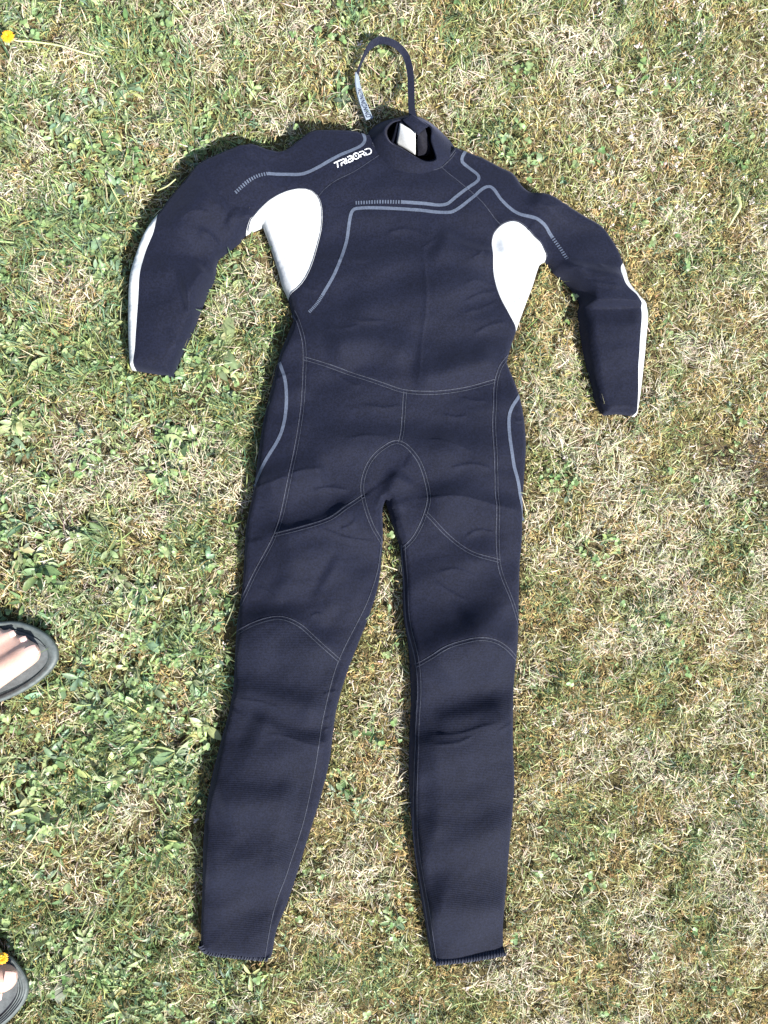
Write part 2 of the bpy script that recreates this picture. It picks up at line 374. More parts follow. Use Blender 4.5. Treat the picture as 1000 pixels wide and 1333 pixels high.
# ---- one triangulation of the whole front, cut along the seams
cons_v, cons_e = [], []
def add_line(R, closed=False):
    b = len(cons_v); cons_v.extend([Vector(p) for p in R[:, :2]])
    for k in range(len(R)-1): cons_e.append((b+k, b+k+1))
    if closed: cons_e.append((b+len(R)-1, b))
add_line(OUT, True)
for k in SP:
    R_ = SP[k]; e0 = R_[0]-R_[2]; e1 = R_[-1]-R_[-3]
    add_line(np.vstack([R_[0]+e0/np.linalg.norm(e0)*7, R_, R_[-1]+e1/np.linalg.norm(e1)*7]))
h = 3.0
gx, gy = np.meshgrid(np.arange(160, 850, h), np.arange(170, 1256, h*.866)); gx = gx+(np.arange(gx.shape[0]) % 2)[:, None]*h/2
GP = np.stack([gx.ravel(), gy.ravel()], 1); GP = GP[inside(GP, OUT)]
dr, _, _ = seg_dist(GP, np.vstack([rimA, neck[:-1]]), np.vstack([rimB, neck[1:]])); dsm, _, _ = seg_dist(GP, SEAM_A, SEAM_B)
GP = GP[(dr > 5) & (dsm > 1.6)]
ring = []
Tn = np.roll(OUT, -1, 0)-np.roll(OUT, 1, 0); Tn /= np.linalg.norm(Tn, axis=1)[:, None]
for off in (.6, 1.6, 3.2):
    for sg in (1, -1):
        Q = OUT+sg*off*np.stack([-Tn[:, 1], Tn[:, 0]], 1); Q = Q[inside(Q, OUT)]
        dq, _, _ = seg_dist(Q, np.vstack([rimA, neck[:-1]]), np.vstack([rimB, neck[1:]])); ds2, _, _ = seg_dist(Q, SEAM_A, SEAM_B)
        ring.append(Q[(dq > off*.85) & (ds2 > 1.2)])
GP = np.vstack([GP]+ring)
cr_pts = []
for c in creases:
    R = spline(c, 2.5); T = np.gradient(R, axis=0); T /= np.linalg.norm(T, axis=1)[:, None]; N = np.stack([-T[:, 1], T[:, 0]], 1)
    cr_pts += [R, R+N*1.5, R-N*1.5]
CP = np.vstack(cr_pts); CP = CP[inside(CP, OUT)]
dc, _, _ = seg_dist(CP, np.vstack([rimA, neck[:-1]]), np.vstack([rimB, neck[1:]])); ds3, _, _ = seg_dist(CP, SEAM_A, SEAM_B)
GP = np.vstack([GP, CP[(dc > 3) & (ds3 > 1.6)]])
verts_in = cons_v+[Vector(p) for p in GP]
ov, oe, of, _, oeo, _ = delaunay_2d_cdt(verts_in, cons_e, [], 0, 1e-4)
V2 = np.array([(p[0], p[1]) for p in ov]); F2 = np.array([f for f in of])
cen = V2[F2].mean(1); F2 = F2[inside(cen, OUT)]; cen = V2[F2].mean(1)
cset = set()
for e, o in zip(oe, oeo):
    if len(o): cset.add((min(e), max(e)))
emap = {}
for fi, f in enumerate(F2):
    for a, b in ((f[0], f[1]), (f[1], f[2]), (f[2], f[0])):
        k = (min(a, b), max(a, b))
        if k not in cset: emap.setdefault(k, []).append(fi)
par = list(range(len(F2)))
def find(a):
    while par[a] != a: par[a] = par[par[a]]; a = par[a]
    return a
for k, fl in emap.items():
    if len(fl) == 2:
        a, b = find(fl[0]), find(fl[1])
        if a != b: par[a] = b
comp = np.array([find(i) for i in range(len(F2))])
owner = {}; seedc = []
for nm, pts in seeds.items():
    for p in pts:
        i = ((cen-np.array(p))**2).sum(1).argmin(); c = comp[i]
        if c in owner: print('LEAK', nm, p, owner[c])
        owner[c] = (nm, p); seedc.append((c, nm, p))
for c in np.unique(comp):          # slivers join the nearest named piece
    if c not in owner:
        m = cen[comp == c].mean(0); n = (comp == c).sum()
        named = np.isin(comp, [s[0] for s in seedc]); j = np.where(named)[0]
        q = j[((cen[j]-m)**2).sum(1).argmin()]; comp[comp == c] = comp[q]
        if n > 30: print('UNNAMED', n, m, owner[comp[q]])
Z = HGT(V2); XX, YY = G(V2[:, 0], V2[:, 1]); V3 = np.stack([XX, YY, Z], 1)
ar = (V2[F2[:, 1]]-V2[F2[:, 0]]); br = (V2[F2[:, 2]]-V2[F2[:, 0]])
flip = (ar[:, 0]*br[:, 1]-ar[:, 1]*br[:, 0]) > 0     # v points down in the picture
F2[flip] = F2[flip][:, ::-1]
fn = np.cross(V3[F2[:, 1]]-V3[F2[:, 0]], V3[F2[:, 2]]-V3[F2[:, 0]])
VN = np.zeros_like(V3)
for k in range(3): np.add.at(VN, F2[:, k], fn)
VN /= np.linalg.norm(VN, axis=1)[:, None]+1e-12

suit = empty('wetsuit')
tag(suit, "black neoprene wetsuit with white underarm panels spread flat on the lawn", 'wetsuit')
for c, nm, p in seedc:
    sel = F2[comp == c]; idx = np.unique(sel); rm = np.zeros(len(V2), int); rm[idx] = np.arange(len(idx))
    mat = M_WHITE if nm in WHITE_PARTS else (M_RIB if nm == 'shin_panel' else M_NEO)
    o = mesh_obj(nm, V3[idx], rm[sel], mat, suit, normals=VN[idx])
    if nm in WHITE_PARTS: o['label'] = 'white neoprene panel'
    if nm == 'shin_panel': o['label'] = 'finely ribbed black lower leg panel'
# back layer lying on the grass
bo = [Vector(p) for p in OUT]
bv, be, bf, _, _, _ = delaunay_2d_cdt(bo, [(i, (i+1) % len(bo)) for i in range(len(bo))], [], 1, 1e-4)
BV = np.array([(p[0], p[1]) for p in bv]); bx, by = G(BV[:, 0], BV[:, 1])
mesh_obj('back_panel', np.stack([bx, by, np.full(len(bx), .0118)], 1), bf, M_NEO, suit)

# ---- ribbons that follow the cloth (prints, seam threads)
def ribbon(R, wid, off, nrow=3):
    R = np.asarray(R); T = np.gradient(R, axis=0); T /= np.linalg.norm(T, axis=1)[:, None]+1e-9
    N = np.stack([-T[:, 1], T[:, 0]], 1); rows = []
    wd = np.broadcast_to(np.asarray(wid, float), (len(R),))
    for k in range(nrow):
        s = (k/(nrow-1)-.5); rows.append(R+N*(s*wd)[:, None])
    P = np.concatenate(rows); V = drape(P, off*MM)
    n = len(R); F = []
    for k in range(nrow-1):
        for i in range(n-1): F.append((k*n+i, k*n+i+1, (k+1)*n+i+1, (k+1)*n+i))
    return V, F
def join(parts):
    V, F, b = [], [], 0
    for v, f in parts:
        V.append(v); F += [tuple(i+b for i in q) for q in f]; b += len(v)
    return np.vstack(V), F
def clip_in(R, marg=1.0):
    m = inside(R, OUT); d, _, _ = seg_dist(R, rimA, rimB); m &= d > marg
    i = np.where(m)[0]
    return R[i[0]:i[-1]+1] if len(i) > 1 else R[:0]
for k, (pts, n) in seams.items():
    if n == 0: continue
    R = clip_in(spline(pts, 2.0))
    if len(R) < 3: continue
    T = np.gradient(R, axis=0); T /= np.linalg.norm(T, axis=1)[:, None]; N = np.stack([-T[:, 1], T[:, 0]], 1)
    ww = 1.15*(0.75+.5*vnoise(np.arange(len(R))*.7, np.zeros(len(R)), 5))
    if n == 2: parts = [ribbon(R+N*1.9, ww*.9, .85), ribbon(R-N*1.9, ww*.75, .8)]
    else: parts = [ribbon(R+N*.9, ww*.85, .8)]
    V, F = join(parts); mesh_obj('seam', V, F, M_THREAD, suit)

def hatch(R, wid, step=3.4, frac=.5):
    out = []
    Lr = np.concatenate([[0], np.cumsum(np.linalg.norm(np.diff(R, axis=0), axis=1))]); s = 0
    while s < Lr[-1]-1:
        f = s/Lr[-1]; q = np.linspace(s, min(s+step*frac, Lr[-1]), 3)
        P = np.stack([np.interp(q, Lr, R[:, 0]), np.interp(q, Lr, R[:, 1])], 1)
        out.append(ribbon(P, wid, .75)); s += step
    return out
prints = [
 ([(469, 177), (474, 190), (468, 200), (442, 214), (398, 236), (373, 237), (350, 237)], [(350, 237), (338, 241), (324, 250), (308, 265)], 4.1),
 ([(605, 201), (598.5, 216), (606, 224), (619, 236), (618, 244), (604, 255), (589, 267), (576, 276), (550, 275), (521, 273)], [(521, 273), (492, 272.5), (462, 273)], 4.1),
 ([(420, 390), (436, 362), (450, 322), (456, 287), (462, 280.5), (500, 280.5), (540, 283), (580, 286.5), (592, 282), (610, 268), (626, 254), (635, 253), (648, 270), (668, 286), (692, 293), (706, 302), (715, 313)], [(715, 313), (725, 328), (733, 343)], 4.1),
 ([(364, 474), (372, 500), (373, 534), (366, 568), (345, 605), (331, 634)], None, 4.2),
 ([(675, 514), (660, 538), (658.5, 567), (664, 605), (672, 635), (680, 678)], None, 4.2),
]
for a, b, wd in prints:
    parts = [ribbon(clip_in(spline(a, 2), .6), wd, .75)]
    if b is not None: parts += hatch(spline(b, 1.0), wd*1.05)
    if a[0] == (420, 390): parts += hatch(spline([(420, 390), (412, 402), (402, 412)], 1.0), wd, 2.2, .65)
    V, F = join(parts); mesh_obj('printed_line', V, F, M_PRINT, suit)
# ---- the lettering on the shoulder: stroked letters along a rising line
L0 = np.array((436.0, 231.5)); Ld = np.array((49.0, -22.5)); LEN = np.linalg.norm(Ld); Ld /= LEN; Lup = np.array((Ld[1], -Ld[0]))
Lup = -Lup if Lup[1] > 0 else Lup
glyph = {'T': [[(0, 1), (1.15, 1)], [(.62, .95), (.5, 0)]], 'R': [[(0, .98), (.75, .98), (.95, .8), (.9, .58), (.7, .46), (.15, .46)], [(.12, .5), (.05, 0)], [(.6, .44), (.95, 0)]],
 'I': [[(.08, 1), (0, 0)]], 'B': [[(.05, .98), (.7, .98), (.88, .8), (.82, .58), (.2, .53)], [(.2, .5), (.85, .48), (.98, .25), (.82, .03), (.02, .03)], [(.06, .5), (.02, .03)]],
 'O': [[(.5, 0.02), (.88, .15), (1, .5), (.85, .86), (.5, 1), (.15, .86), (0, .5), (.13, .15), (.5, .02)], [(.35, .62), (.6, .42)], [(.5, .8), (.5, .9)]],
 'D': [[(.05, .98), (.7, .98), (1.05, .75), (1.05, .3), (.75, .03), (.02, .03)], [(.06, .5), (.02, .03)]]}
x = 0.0; parts = []
for ch, wdt, ht in (('T', 7.2, 7), ('R', 6.6, 7), ('I', 1.2, 7), ('B', 7.0, 7.4), ('O', 7.6, 8.2), ('R', 6.8, 7.6), ('D', 7.6, 8.4)):
    for st in glyph[ch]:
        Q = np.array([L0+Ld*(x+a*wdt+b*1.1)+Lup*(b*ht) for a, b in st])
        parts.append(ribbon(spline(Q, .8) if len(Q) > 2 and ch in 'OD' else np.vstack([spline(Q[i:i+2], .8) for i in range(len(Q)-1)]), 1.4, .95))
    x += wdt+1.15
V, F = join(parts); mesh_obj('lettering', V, F, M_LOGO, suit)

# ---- ankle hems: rolled edge with slanted overlock stitches
for path in ([(262, 1226), (270, 1234.5), (300, 1239.5), (349, 1244)], [(566, 1249.5), (608, 1245), (655, 1237)]):
    R = spline(path, 2.5); T = np.gradient(R, axis=0); T /= np.linalg.norm(T, axis=1)[:, None]; N = np.stack([-T[:, 1], T[:, 0]], 1)
    V, F = [], []; ns = 9
    for i, p in enumerate(R):
        for k in range(ns):
            a = -0.15+math.pi*1.1*k/(ns-1)
            q = p+N[i]*(math.cos(a)*6.8-2.6); xx, yy = G(q[0], q[1]); V.append((xx, yy, .012+.0255*max(math.sin(a), 0)**.7))
    n = len(R)
    for i in range(n-1):
        for k in range(ns-1): F.append((i*ns+k, i*ns+k+1, (i+1)*ns+k+1, (i+1)*ns+k))
    hem = mesh_obj('hem', V, F, M_WEB, suit)
    V, F = [], []
    Ls = np.linspace(0, n-1.01, int(n*2.5/3.6))
    for s in Ls:
        s = min(max(s+random.uniform(-.35, .35), 0), n-1.02); i = int(s); f = s-i; p = R[i]*(1-f)+R[min(i+1, n-1)]*f; t = T[i]; nn = N[i]; b = len(V)
        for k in range(6):
            a = .42+math.pi*.62*k/5; c = p+nn*(math.cos(a)*6.9-2.6)+t*(k/5-.5)*4.6; zz = .0128+.0258*max(math.sin(a), 0)**.7
            for sg in (-.7, .7):
                xx, yy = G(*(c+t*sg)); V.append((xx, yy, zz))
        for k in range(5): F.append((b+2*k, b+2*k+1, b+2*k+3, b+2*k+2))
    st = mesh_obj('stitching', V, F, M_HEM, hem); st['kind'] = 'stuff'

# ---- collar: a standing neoprene band, open at the top
# per station: foot of the band (u, v, z), lip (u, v, z), inside low (u, v, z)
def hz(u, v): return float(HGT(np.array([(u, v)]))[0])
stations = [((544, 227.5, .042), (543, 207, .058)),
 ((521.6, 223.6, .042), (522, 195, .057)),
 ((502, 213, .041), (509, 188, .057)),
 ((487, 197, .040), (502, 180, .057)),
 ((478, 177, .024), (500, 169, .058)),
 ((493, 161, .010), (508, 159, .060)),
 ((518, 153, .010), (520, 155, .060)),
 ((536, 149.5, .010), (538, 152, .062)),
 ((556, 157, .010), (555, 160, .060)),
 ((574, 171, .012), (563, 167, .061)),
 ((592, 193, .026), (563.5, 184, .059)),
 ((587, 204, .034), (568, 199, .058)),
 ((576, 215, .041), (569, 209, .058)),
 ((561, 224.5, .042), (557, 212, .058))]
stations = [((a[0], a[1], hz(a[0], a[1])-.0006) if a[2] >= .034 else a, b) for a, b in stations]
stations = [(a, b, (b[0]*.86+537*.14, b[1]*.86+184*.14, .012)) for a, b in stations]
A_ = np.array([np.concatenate(s) for s in stations])
R9 = spline(A_, 2.2, closed=True); n = len(R9)
prof = 11; V, F, FI = [], [], []
inner_uv = []
for i in range(n):
    a, b, c = R9[i, 0:3], R9[i, 3:6], R9[i, 6:9]
    pts = []
    for k in range(5):
        t = k/4; p = a*(1-t)+b*t; p = p.copy(); p[2] += .0022*math.sin(math.pi*t); pts.append(p)
    top = b+(b-a)*.0; nin = (c-b); nin[2] = 0; L_ = np.linalg.norm(nin)+1e-6
    pts.append(b+nin/L_*.9+np.array((0, 0, .0010))); pts.append(b+nin/L_*2.0)
    for k in range(1, 5):
        t = k/4; p = pts[6]*(1-t)+c*t; pts.append(p)
    for p in pts:
        xx, yy = G(p[0], p[1], p[2]); V.append((float(xx), float(yy), p[2]))
for i in range(n):
    j = (i+1) % n
    for k in range(6): F.append((i*prof+k, j*prof+k, j*prof+k+1, i*prof+k+1))
    for k in range(6, prof-1): FI.append((i*prof+k, j*prof+k, j*prof+k+1, i*prof+k+1))
collar = mesh_obj('collar', V, F, M_NEO, suit)
FI.append(tuple(i*prof+prof-1 for i in range(n)))
mesh_obj('collar_lining', V, FI, M_INNER, collar)
R = spline([(483, 194.5), (488, 200.5), (503, 216), (522, 227), (545, 230.5), (567, 225.5), (583, 212), (590, 203)], 2)
mesh_obj('seam', *join([ribbon(R, 1.1, 1.0), ribbon(R+np.array((.6, 3.2)), .9, .9)]), M_THREAD, suit)
# inner flap behind the neck with its white lining patch and fold-over tab
def quad_patch(name, corners, mat, parent, bulge=0.0, nn=8):
    c = [np.array(p, float) for p in corners]; V, F = [], []
    for i in range(nn+1):
        for j in range(nn+1):
            s, t = i/nn, j/nn
            p = c[0]*(1-s)*(1-t)+c[1]*s*(1-t)+c[2]*s*t+c[3]*(1-s)*t
            z = p[2]+bulge*math.sin(math.pi*s)*math.sin(math.pi*t)
            q = g3(p[0], p[1], z); V.append(q)
    for i in range(nn):
        for j in range(nn): F.append((i*(nn+1)+j, (i+1)*(nn+1)+j, (i+1)*(nn+1)+j+1, i*(nn+1)+j+1))
    o = mesh_obj(name, V, F, mat, parent)
    so_ = o.modifiers.new('thick', 'SOLIDIFY'); so_.thickness = .0022; so_.offset = 0
    return o
quad_patch('neck_flap', [(517, 160, .053), (537, 152, .060), (548, 200, .026), (508, 188, .024)], M_NEO, collar, .004)
quad_patch('lining', [(521, 160, .057), (541, 172, .058), (541, 201, .034), (516, 187, .033)], M_WHITE, collar, .004)
quad_patch('fold_tab', [(524, 156, .064), (536, 149, .066), (558, 164, .062), (544, 175, .064)], M_NEO, collar, .003)
quad_patch('fold_tab', [(544, 173, .060), (553, 168, .058), (561, 200, .036), (544, 203, .034)], M_INNER, collar, .006)

# ---- zip leash: webbing strap looping over the grass, its end a woven label
def strap(name, pts, wid, mat, parent, thick=.0014):
    """pts: u, v, z, roll (0 lies flat, 90 stands on edge)"""
    R = spline(np.array(pts, float), 2.0); V, F = [], []
    Q = np.array([g3(*p[:3]) for p in R]); T = np.gradient(Q, axis=0); T /= np.linalg.norm(T, axis=1)[:, None]
    for i in range(len(R)):
        t = Vector(T[i]); side = t.cross(Vector((0, 0, 1))).normalized(); up = side.cross(t).normalized()
        a = math.radians(R[i, 3]); d = side*math.cos(a)+up*math.sin(a); nn = -side*math.sin(a)+up*math.cos(a)
        for sx, sn in ((-1, -1), (1, -1), (1, 1), (-1, 1)): V.append(Vector(Q[i])+d*(sx*wid/2)+nn*(sn*thick/2))
    n = len(R)
    for i in range(n-1):
        for k in range(4): F.append((4*i+k, 4*i+(k+1) % 4, 4*(i+1)+(k+1) % 4, 4*(i+1)+k))
    F += [(0, 1, 2, 3), tuple(4*(n-1)+k for k in (3, 2, 1, 0))]
    return mesh_obj(name, V, F, mat, parent, smooth=False)
lea = strap('leash', [(540, 158, .067, 5), (536.5, 146, .060, 8), (535.5, 124, .036, 10), (535, 106, .030, 18), (533.5, 90, .030, 30), (529, 74, .032, 30), (521, 63, .034, 15), (511, 56, .036, 10), (500, 52.5, .036, 10), (491, 54, .034, 30), (482, 60, .030, 62), (475, 71, .027, 80), (469, 85, .024, 84), (465, 98, .022, 72)], .0092, M_WEB, suit)
tg = strap('woven_label', [(465, 97, .0225, 66), (465.5, 107, .023, 54), (468.5, 121, .024, 36), (474, 138, .026, 18), (481, 155, .027, 10)], .0108, M_TAG, lea, .0018)
# dark worn marks woven into the label (their letters cannot be read in the photo)
M_MARK = fabric('label_mark', (.03, .04, .07), var=.1, sheen=0)
TV = [v.co.copy() for v in tg.data.vertices]; nT = len(TV)//4; V, F = [], []
def on_label(a, t):            # a along the label in steps, t across 0..1
    i = min(int(a), nT-2); f = a-i
    p = (TV[4*i+3]*(1-f)+TV[4*i+7]*f)*(1-t)+(TV[4*i+2]*(1-f)+TV[4*i+6]*f)*t
    q = (TV[4*i]+TV[4*i+1])/2; c = (TV[4*i+3]+TV[4*i+2])/2
    return p+(c-q).normalized()*.0004
a0 = nT*.32; dk = (nT*.96-a0)/8
for k in range(8):
    a = a0+k*dk
    strokes = [((0, .2), (0, .8)), ((0, .2), (.62, .8)), ((.62, .2), (.62, .8))] if k % 3 != 1 else [((0, .2), (0, .8)), ((.62, .2), (.62, .8)), ((0, .2), (.62, .2)), ((0, .8), (.62, .8))]
    for (x0, t0), (x1, t1) in strokes:
        d = np.array((x1-x0, (t1-t0)*1.0)); d /= np.linalg.norm(d); nx, nt_ = -d[1]*.10, d[0]*.07; b = len(V)
        for x, t, sg in ((x0, t0, -1), (x0, t0, 1), (x1, t1, 1), (x1, t1, -1)): V.append(on_label(a+(x+sg*nx)*dk, t+sg*nt_))
        F.append((b, b+1, b+2, b+3))
mesh_obj('label_print', V, F, M_MARK, lea, smooth=False)

# ------------------------------------------------------------------ sandalled feet at the left edge
def solid_outline(name, px, z0, z1, mat, parent, bev=.004, zf=None):
    R = spline(px, 4, closed=True); C = R.mean(0); V, F = [], []
    lev = [(1.0, z0), (1.012, z0+(z1-z0)*.5), (1.0, z1-.003), (.985, z1), (.93, z1), (.90, z1-.004)]
    for s, z in lev:
        for p in R:
            q = C+(p-C)*s; xx, yy = G(q[0], q[1], z); V.append((float(xx), float(yy), z))
    n = len(R)
    for k in range(len(lev)-1):
        for i in range(n):
            j = (i+1) % n; F.append((k*n+i, k*n+j, (k+1)*n+j, (k+1)*n+i))
    F.append(tuple((len(lev)-1)*n+i for i in range(n))); F.append(tuple(reversed(range(n))))
    o = mesh_obj(name, V, F, mat, parent); return o
def skin_mat():
    m, n, l, b = new_mat('skin')
    x = noise_node(n, l, 38, 5); r = ramp(n, l, x.outputs[0], [(.3, (.45, .275, .22)), (.7, (.55, .38, .32))])
    l.new(r.outputs[0], b.inputs['Base Color']); b.inputs['Roughness'].default_value = .5
    b.inputs['Subsurface Weight'].default_value = .12; b.inputs['Subsurface Radius'].default_value = (.01, .004, .002); b.inputs['Subsurface Scale'].default_value = .5
    y = noise_node(n, l, 420, 3); bp = n.new('ShaderNodeBump'); bp.inputs['Strength'].default_value = .25; bp.inputs['Distance'].default_value = .0008
    l.new(y.outputs[0], bp.inputs['Height']); l.new(bp.outputs[0], b.inputs['Normal']); return m
M_SKIN = skin_mat()
M_NAIL, n_, l_, b_ = new_mat('toenail'); b_.inputs['Base Color'].default_value = (.62, .40, .36, 1); b_.inputs['Roughness'].default_value = .3
def foam(name, c):
    m, n, l, b = new_mat(name); x = noise_node(n, l, 130, 5)
    r = ramp(n, l, x.outputs[0], [(.3, tuple(v*.7 for v in c)), (.7, tuple(v*1.25 for v in c))]); l.new(r.outputs[0], b.inputs['Base Color'])
    b.inputs['Roughness'].default_value = .6; bp = n.new('ShaderNodeBump'); bp.inputs['Strength'].default_value = .4; bp.inputs['Distance'].default_value = .001
    l.new(x.outputs[0], bp.inputs['Height']); l.new(bp.outputs[0], b.inputs['Normal']); return m
M_SOLE = foam('grey_sole', (.075, .092, .094)); M_FOOTBED = foam('dark_footbed', (.085, .098, .102)); M_SHORTS = foam('shorts_cloth', (.05, .06, .09))

def cap_mesh(bm, a, b, ra, rb, seg=14):
    """tapered rounded limb piece between two points"""
    a, b = Vector(a), Vector(b); d = b-a; L = d.length; q = d.to_track_quat('Z', 'Y') if L > 1e-6 else Matrix().to_quaternion()
    rings = []
    prof = [(-ra*math.cos(t), ra*math.sin(t)) for t in np.linspace(0.25, math.pi/2, 5)]+[(L+rb*math.sin(t), rb*math.cos(t)) for t in np.linspace(0, math.pi/2-.25, 5)]
    for z, r in prof:
        rings.append([bm.verts.new(a+q @ Vector((r*math.cos(2*math.pi*k/seg), r*math.sin(2*math.pi*k/seg), z))) for k in range(seg)])
    for i in range(len(rings)-1):
        for k in range(seg): bm.faces.new((rings[i][k], rings[i][(k+1) % seg], rings[i+1][(k+1) % seg], rings[i+1][k]))
    bm.faces.new(list(reversed(rings[0]))); bm.faces.new(rings[-1])
ZS = .022      # top of the footbed
bmp = bmesh.new()
def toe(p, q, r0, r1, z0=.014, z1=.012):
    cap_mesh(bmp, g3(p[0], p[1], ZS+z0), g3(q[0], q[1], ZS+z1), r0, r1)
# left foot (upper in the picture): turned out, great toe on the lower side
toe((-18, 886), (36, 851), .0185, .0160, .018, .016)
toe((-16, 858), (28, 835), .0100, .0088, .016, .012)
toe((-22, 845), (13, 826.5), .0092, .0082, .015, .011)
toe((-30, 833), (-4, 823), .0086, .0076, .014, .010)
toe((-40, 824), (-22, 818), .0080, .0070, .013, .009)
LA = g3(-118, 872, .085)
for p, r in (((-20, 884), .0215), ((-26, 864), .018), ((-34, 848), .016), ((-44, 834), .014)):
    cap_mesh(bmp, g3(p[0], p[1], ZS+.019), g3(-112, 872, ZS+.042), r, .030)
cap_mesh(bmp, g3(-112, 872, ZS+.034), g3(-142, 880, ZS+.030), .033, .030)
# right foot
toe((-40, 1267), (6, 1273), .0185, .0160, .018, .015)
toe((-40, 1292), (-6, 1297), .0105, .0090, .016, .012)
toe((-46, 1308), (-16, 1313), .0095, .0083, .015, .011)
toe((-54, 1321), (-30, 1327), .0088, .0076, .014, .010)
toe((-64, 1331), (-46, 1337), .0082, .0070, .013, .009)
for p, r in (((-42, 1266), .0215), ((-44, 1288), .018), ((-52, 1304), .016), ((-62, 1320), .014)):
    cap_mesh(bmp, g3(p[0], p[1], ZS+.019), g3(-142, 1282, ZS+.042), r, .030)
cap_mesh(bmp, g3(-142, 1282, ZS+.034), g3(-172, 1276, ZS+.030), .033, .030)
# legs up to the hips
for (ank, sgn) in ((g3(-126, 874, .085), 1), (g3(-156, 1280, .085), -1)):
    hipy = float(G(0, 1075)[1]); hip = Vector((ank.x-.02, hipy+sgn*.095, .90)); knee = ank.lerp(hip, .50)+Vector((.035, 0, -.02)); knee.z = .50
    low = ank+Vector((-.004, 0, -.035)); cap_mesh(bmp, low, ank+Vector((0, 0, .03)), .034, .041)
    calf = ank.lerp(knee, .62)+Vector((-.018, 0, 0))
    cap_mesh(bmp, ank+Vector((0, 0, .02)), calf, .036, .056); cap_mesh(bmp, calf, knee, .056, .054)
    cap_mesh(bmp, knee, hip, .056, .085)
    cap_mesh(bmp, hip, Vector((hip.x, hipy, .98)), .09, .12)
pm = bpy.data.meshes.new('person'); bmesh.ops.recalc_face_normals(bmp, faces=bmp.faces[:]); bmp.to_mesh(pm); bmp.free()
pobj = bpy.data.objects.new('person', pm); link(pobj)
rmod = pobj.modifiers.new('remesh', 'REMESH'); rmod.mode = 'VOXEL'; rmod.voxel_size = .0036; rmod.use_smooth_shade = True
smod = pobj.modifiers.new('smooth', 'SMOOTH'); smod.factor = .5; smod.iterations = 4
bpy.context.view_layer.update()
dg = bpy.context.evaluated_depsgraph_get(); ev = pobj.evaluated_get(dg)
nm_ = bpy.data.meshes.new_from_object(ev, depsgraph=dg); pobj.modifiers.clear(); pobj.data = nm_; nm_.name = 'person'
nm_.materials.clear(); nm_.materials.append(M_SKIN); nm_.polygons.foreach_set('use_smooth', [True]*len(nm_.polygons))
tag(pobj, 'person standing at the left edge, bare feet in dark grey sandals', 'person')
# toenails
def nail(u, v, z, ang, L, W):
    V, F = [], []
    for i in range(5):
        for j in range(5):
            s, t = i/4-.5, j/4-.5; wv = 1-.5*max(0, s)**2*2
            p = Vector((s*L, t*W*wv, .0012-(t*t)*W*.55-(max(s, 0)**2)*L*.35)); p.rotate(Matrix.Rotation(math.radians(ang), 3, 'Z')); V.append(g3(u, v, z)+p)
    for i in range(4):
        for j in range(4): F.append((i*5+j, (i+1)*5+j, (i+1)*5+j+1, i*5+j+1))
    mesh_obj('toenail', V, F, M_NAIL, pobj)
nail(41, 848, ZS+.0300, 28, .014, .014); nail(31, 833, ZS+.0202, 27, .008, .009); nail(16, 825, ZS+.0186, 27, .007, .008)
nail(13, 1273, ZS+.0308, -6, .013, .014); nail(-2, 1298, ZS+.0205, -8, .008, .009)
soleL = [(0, 810), (20, 809), (38, 813.5), (52, 820), (66, 830), (75, 846), (74, 861), (62, 877), (42, 893), (18, 906), (-5, 915), (-40, 922), (-80, 918), (-120, 912), (-160, 906), (-182, 885), (-182, 862), (-160, 842), (-120, 834), (-80, 824), (-40, 814)]
soleR = [(2, 1240), (15, 1246), (25, 1257), (33, 1269), (37, 1285), (33, 1301), (20, 1319), (4, 1334), (-14, 1345), (-40, 1352), (-75, 1346), (-115, 1330), (-155, 1316), (-195, 1306), (-212, 1284), (-206, 1258), (-180, 1244), (-130, 1240), (-70, 1236), (-30, 1235)]
for nm2, px, hue in (('sandal', soleL, 0), ('sandal', soleR, 1)):
    s_o = solid_outline(nm2, px, .004, ZS+.010, M_SOLE, pobj)
    C = np.mean(px, 0)
    R = spline([tuple(C+(np.array(p)-C)*np.array((.88, .80))) for p in px], 4, closed=True); V = [g3(p[0], p[1], ZS+.0085) for p in R]
    V.append(g3(C[0], C[1], ZS+.002)); nR = len(R)
    mesh_obj('footbed', V, [(i, (i+1) % nR, nR) for i in range(nR)], M_FOOTBED, s_o)
    # raised ribs running round the toe
    if hue:
        for kk in range(4):
            sc = .965-.03*kk; R = spline([tuple(C+(np.array(p)-C)*sc) for p in px], 4, closed=True); V, F = [], []
            for p in R:
                d = (p-C)/np.linalg.norm(p-C)
                for o2, zz in ((-1.1, 0), (0, .0016), (1.1, 0)): q = p+d*o2; V.append(g3(q[0], q[1], ZS+.0100-.0003*kk+zz))
            nR = len(R)
            for i in range(nR):
                j = (i+1) % nR
                F += [(3*i, 3*j, 3*j+1, 3*i+1), (3*i+1, 3*j+1, 3*j+2, 3*i+2)]
            mesh_obj('rib', V, F, M_SOLE, s_o)
    # broad strap over the instep (out of the frame)
    V, F = [], []
    c0, c1 = (-62, -98) ; mid = C[1]
    for i in range(15):
        a = math.pi*i/14
        for uu in (c0, (c0+c1)/2, c1):
            q = g3(uu-(30 if hue else 0), mid-math.cos(a)*50, ZS+.004+.072*math.sin(a)**.8); V.append(q)
    for i in range(14):
        for k in range(2): F.append((3*i+k, 3*(i+1)+k, 3*(i+1)+k+1, 3*i+k+1))
    so2 = mesh_obj('strap', V, F, M_FOOTBED, s_o); sm2 = so2.modifiers.new('thick', 'SOLIDIFY'); sm2.thickness = .004
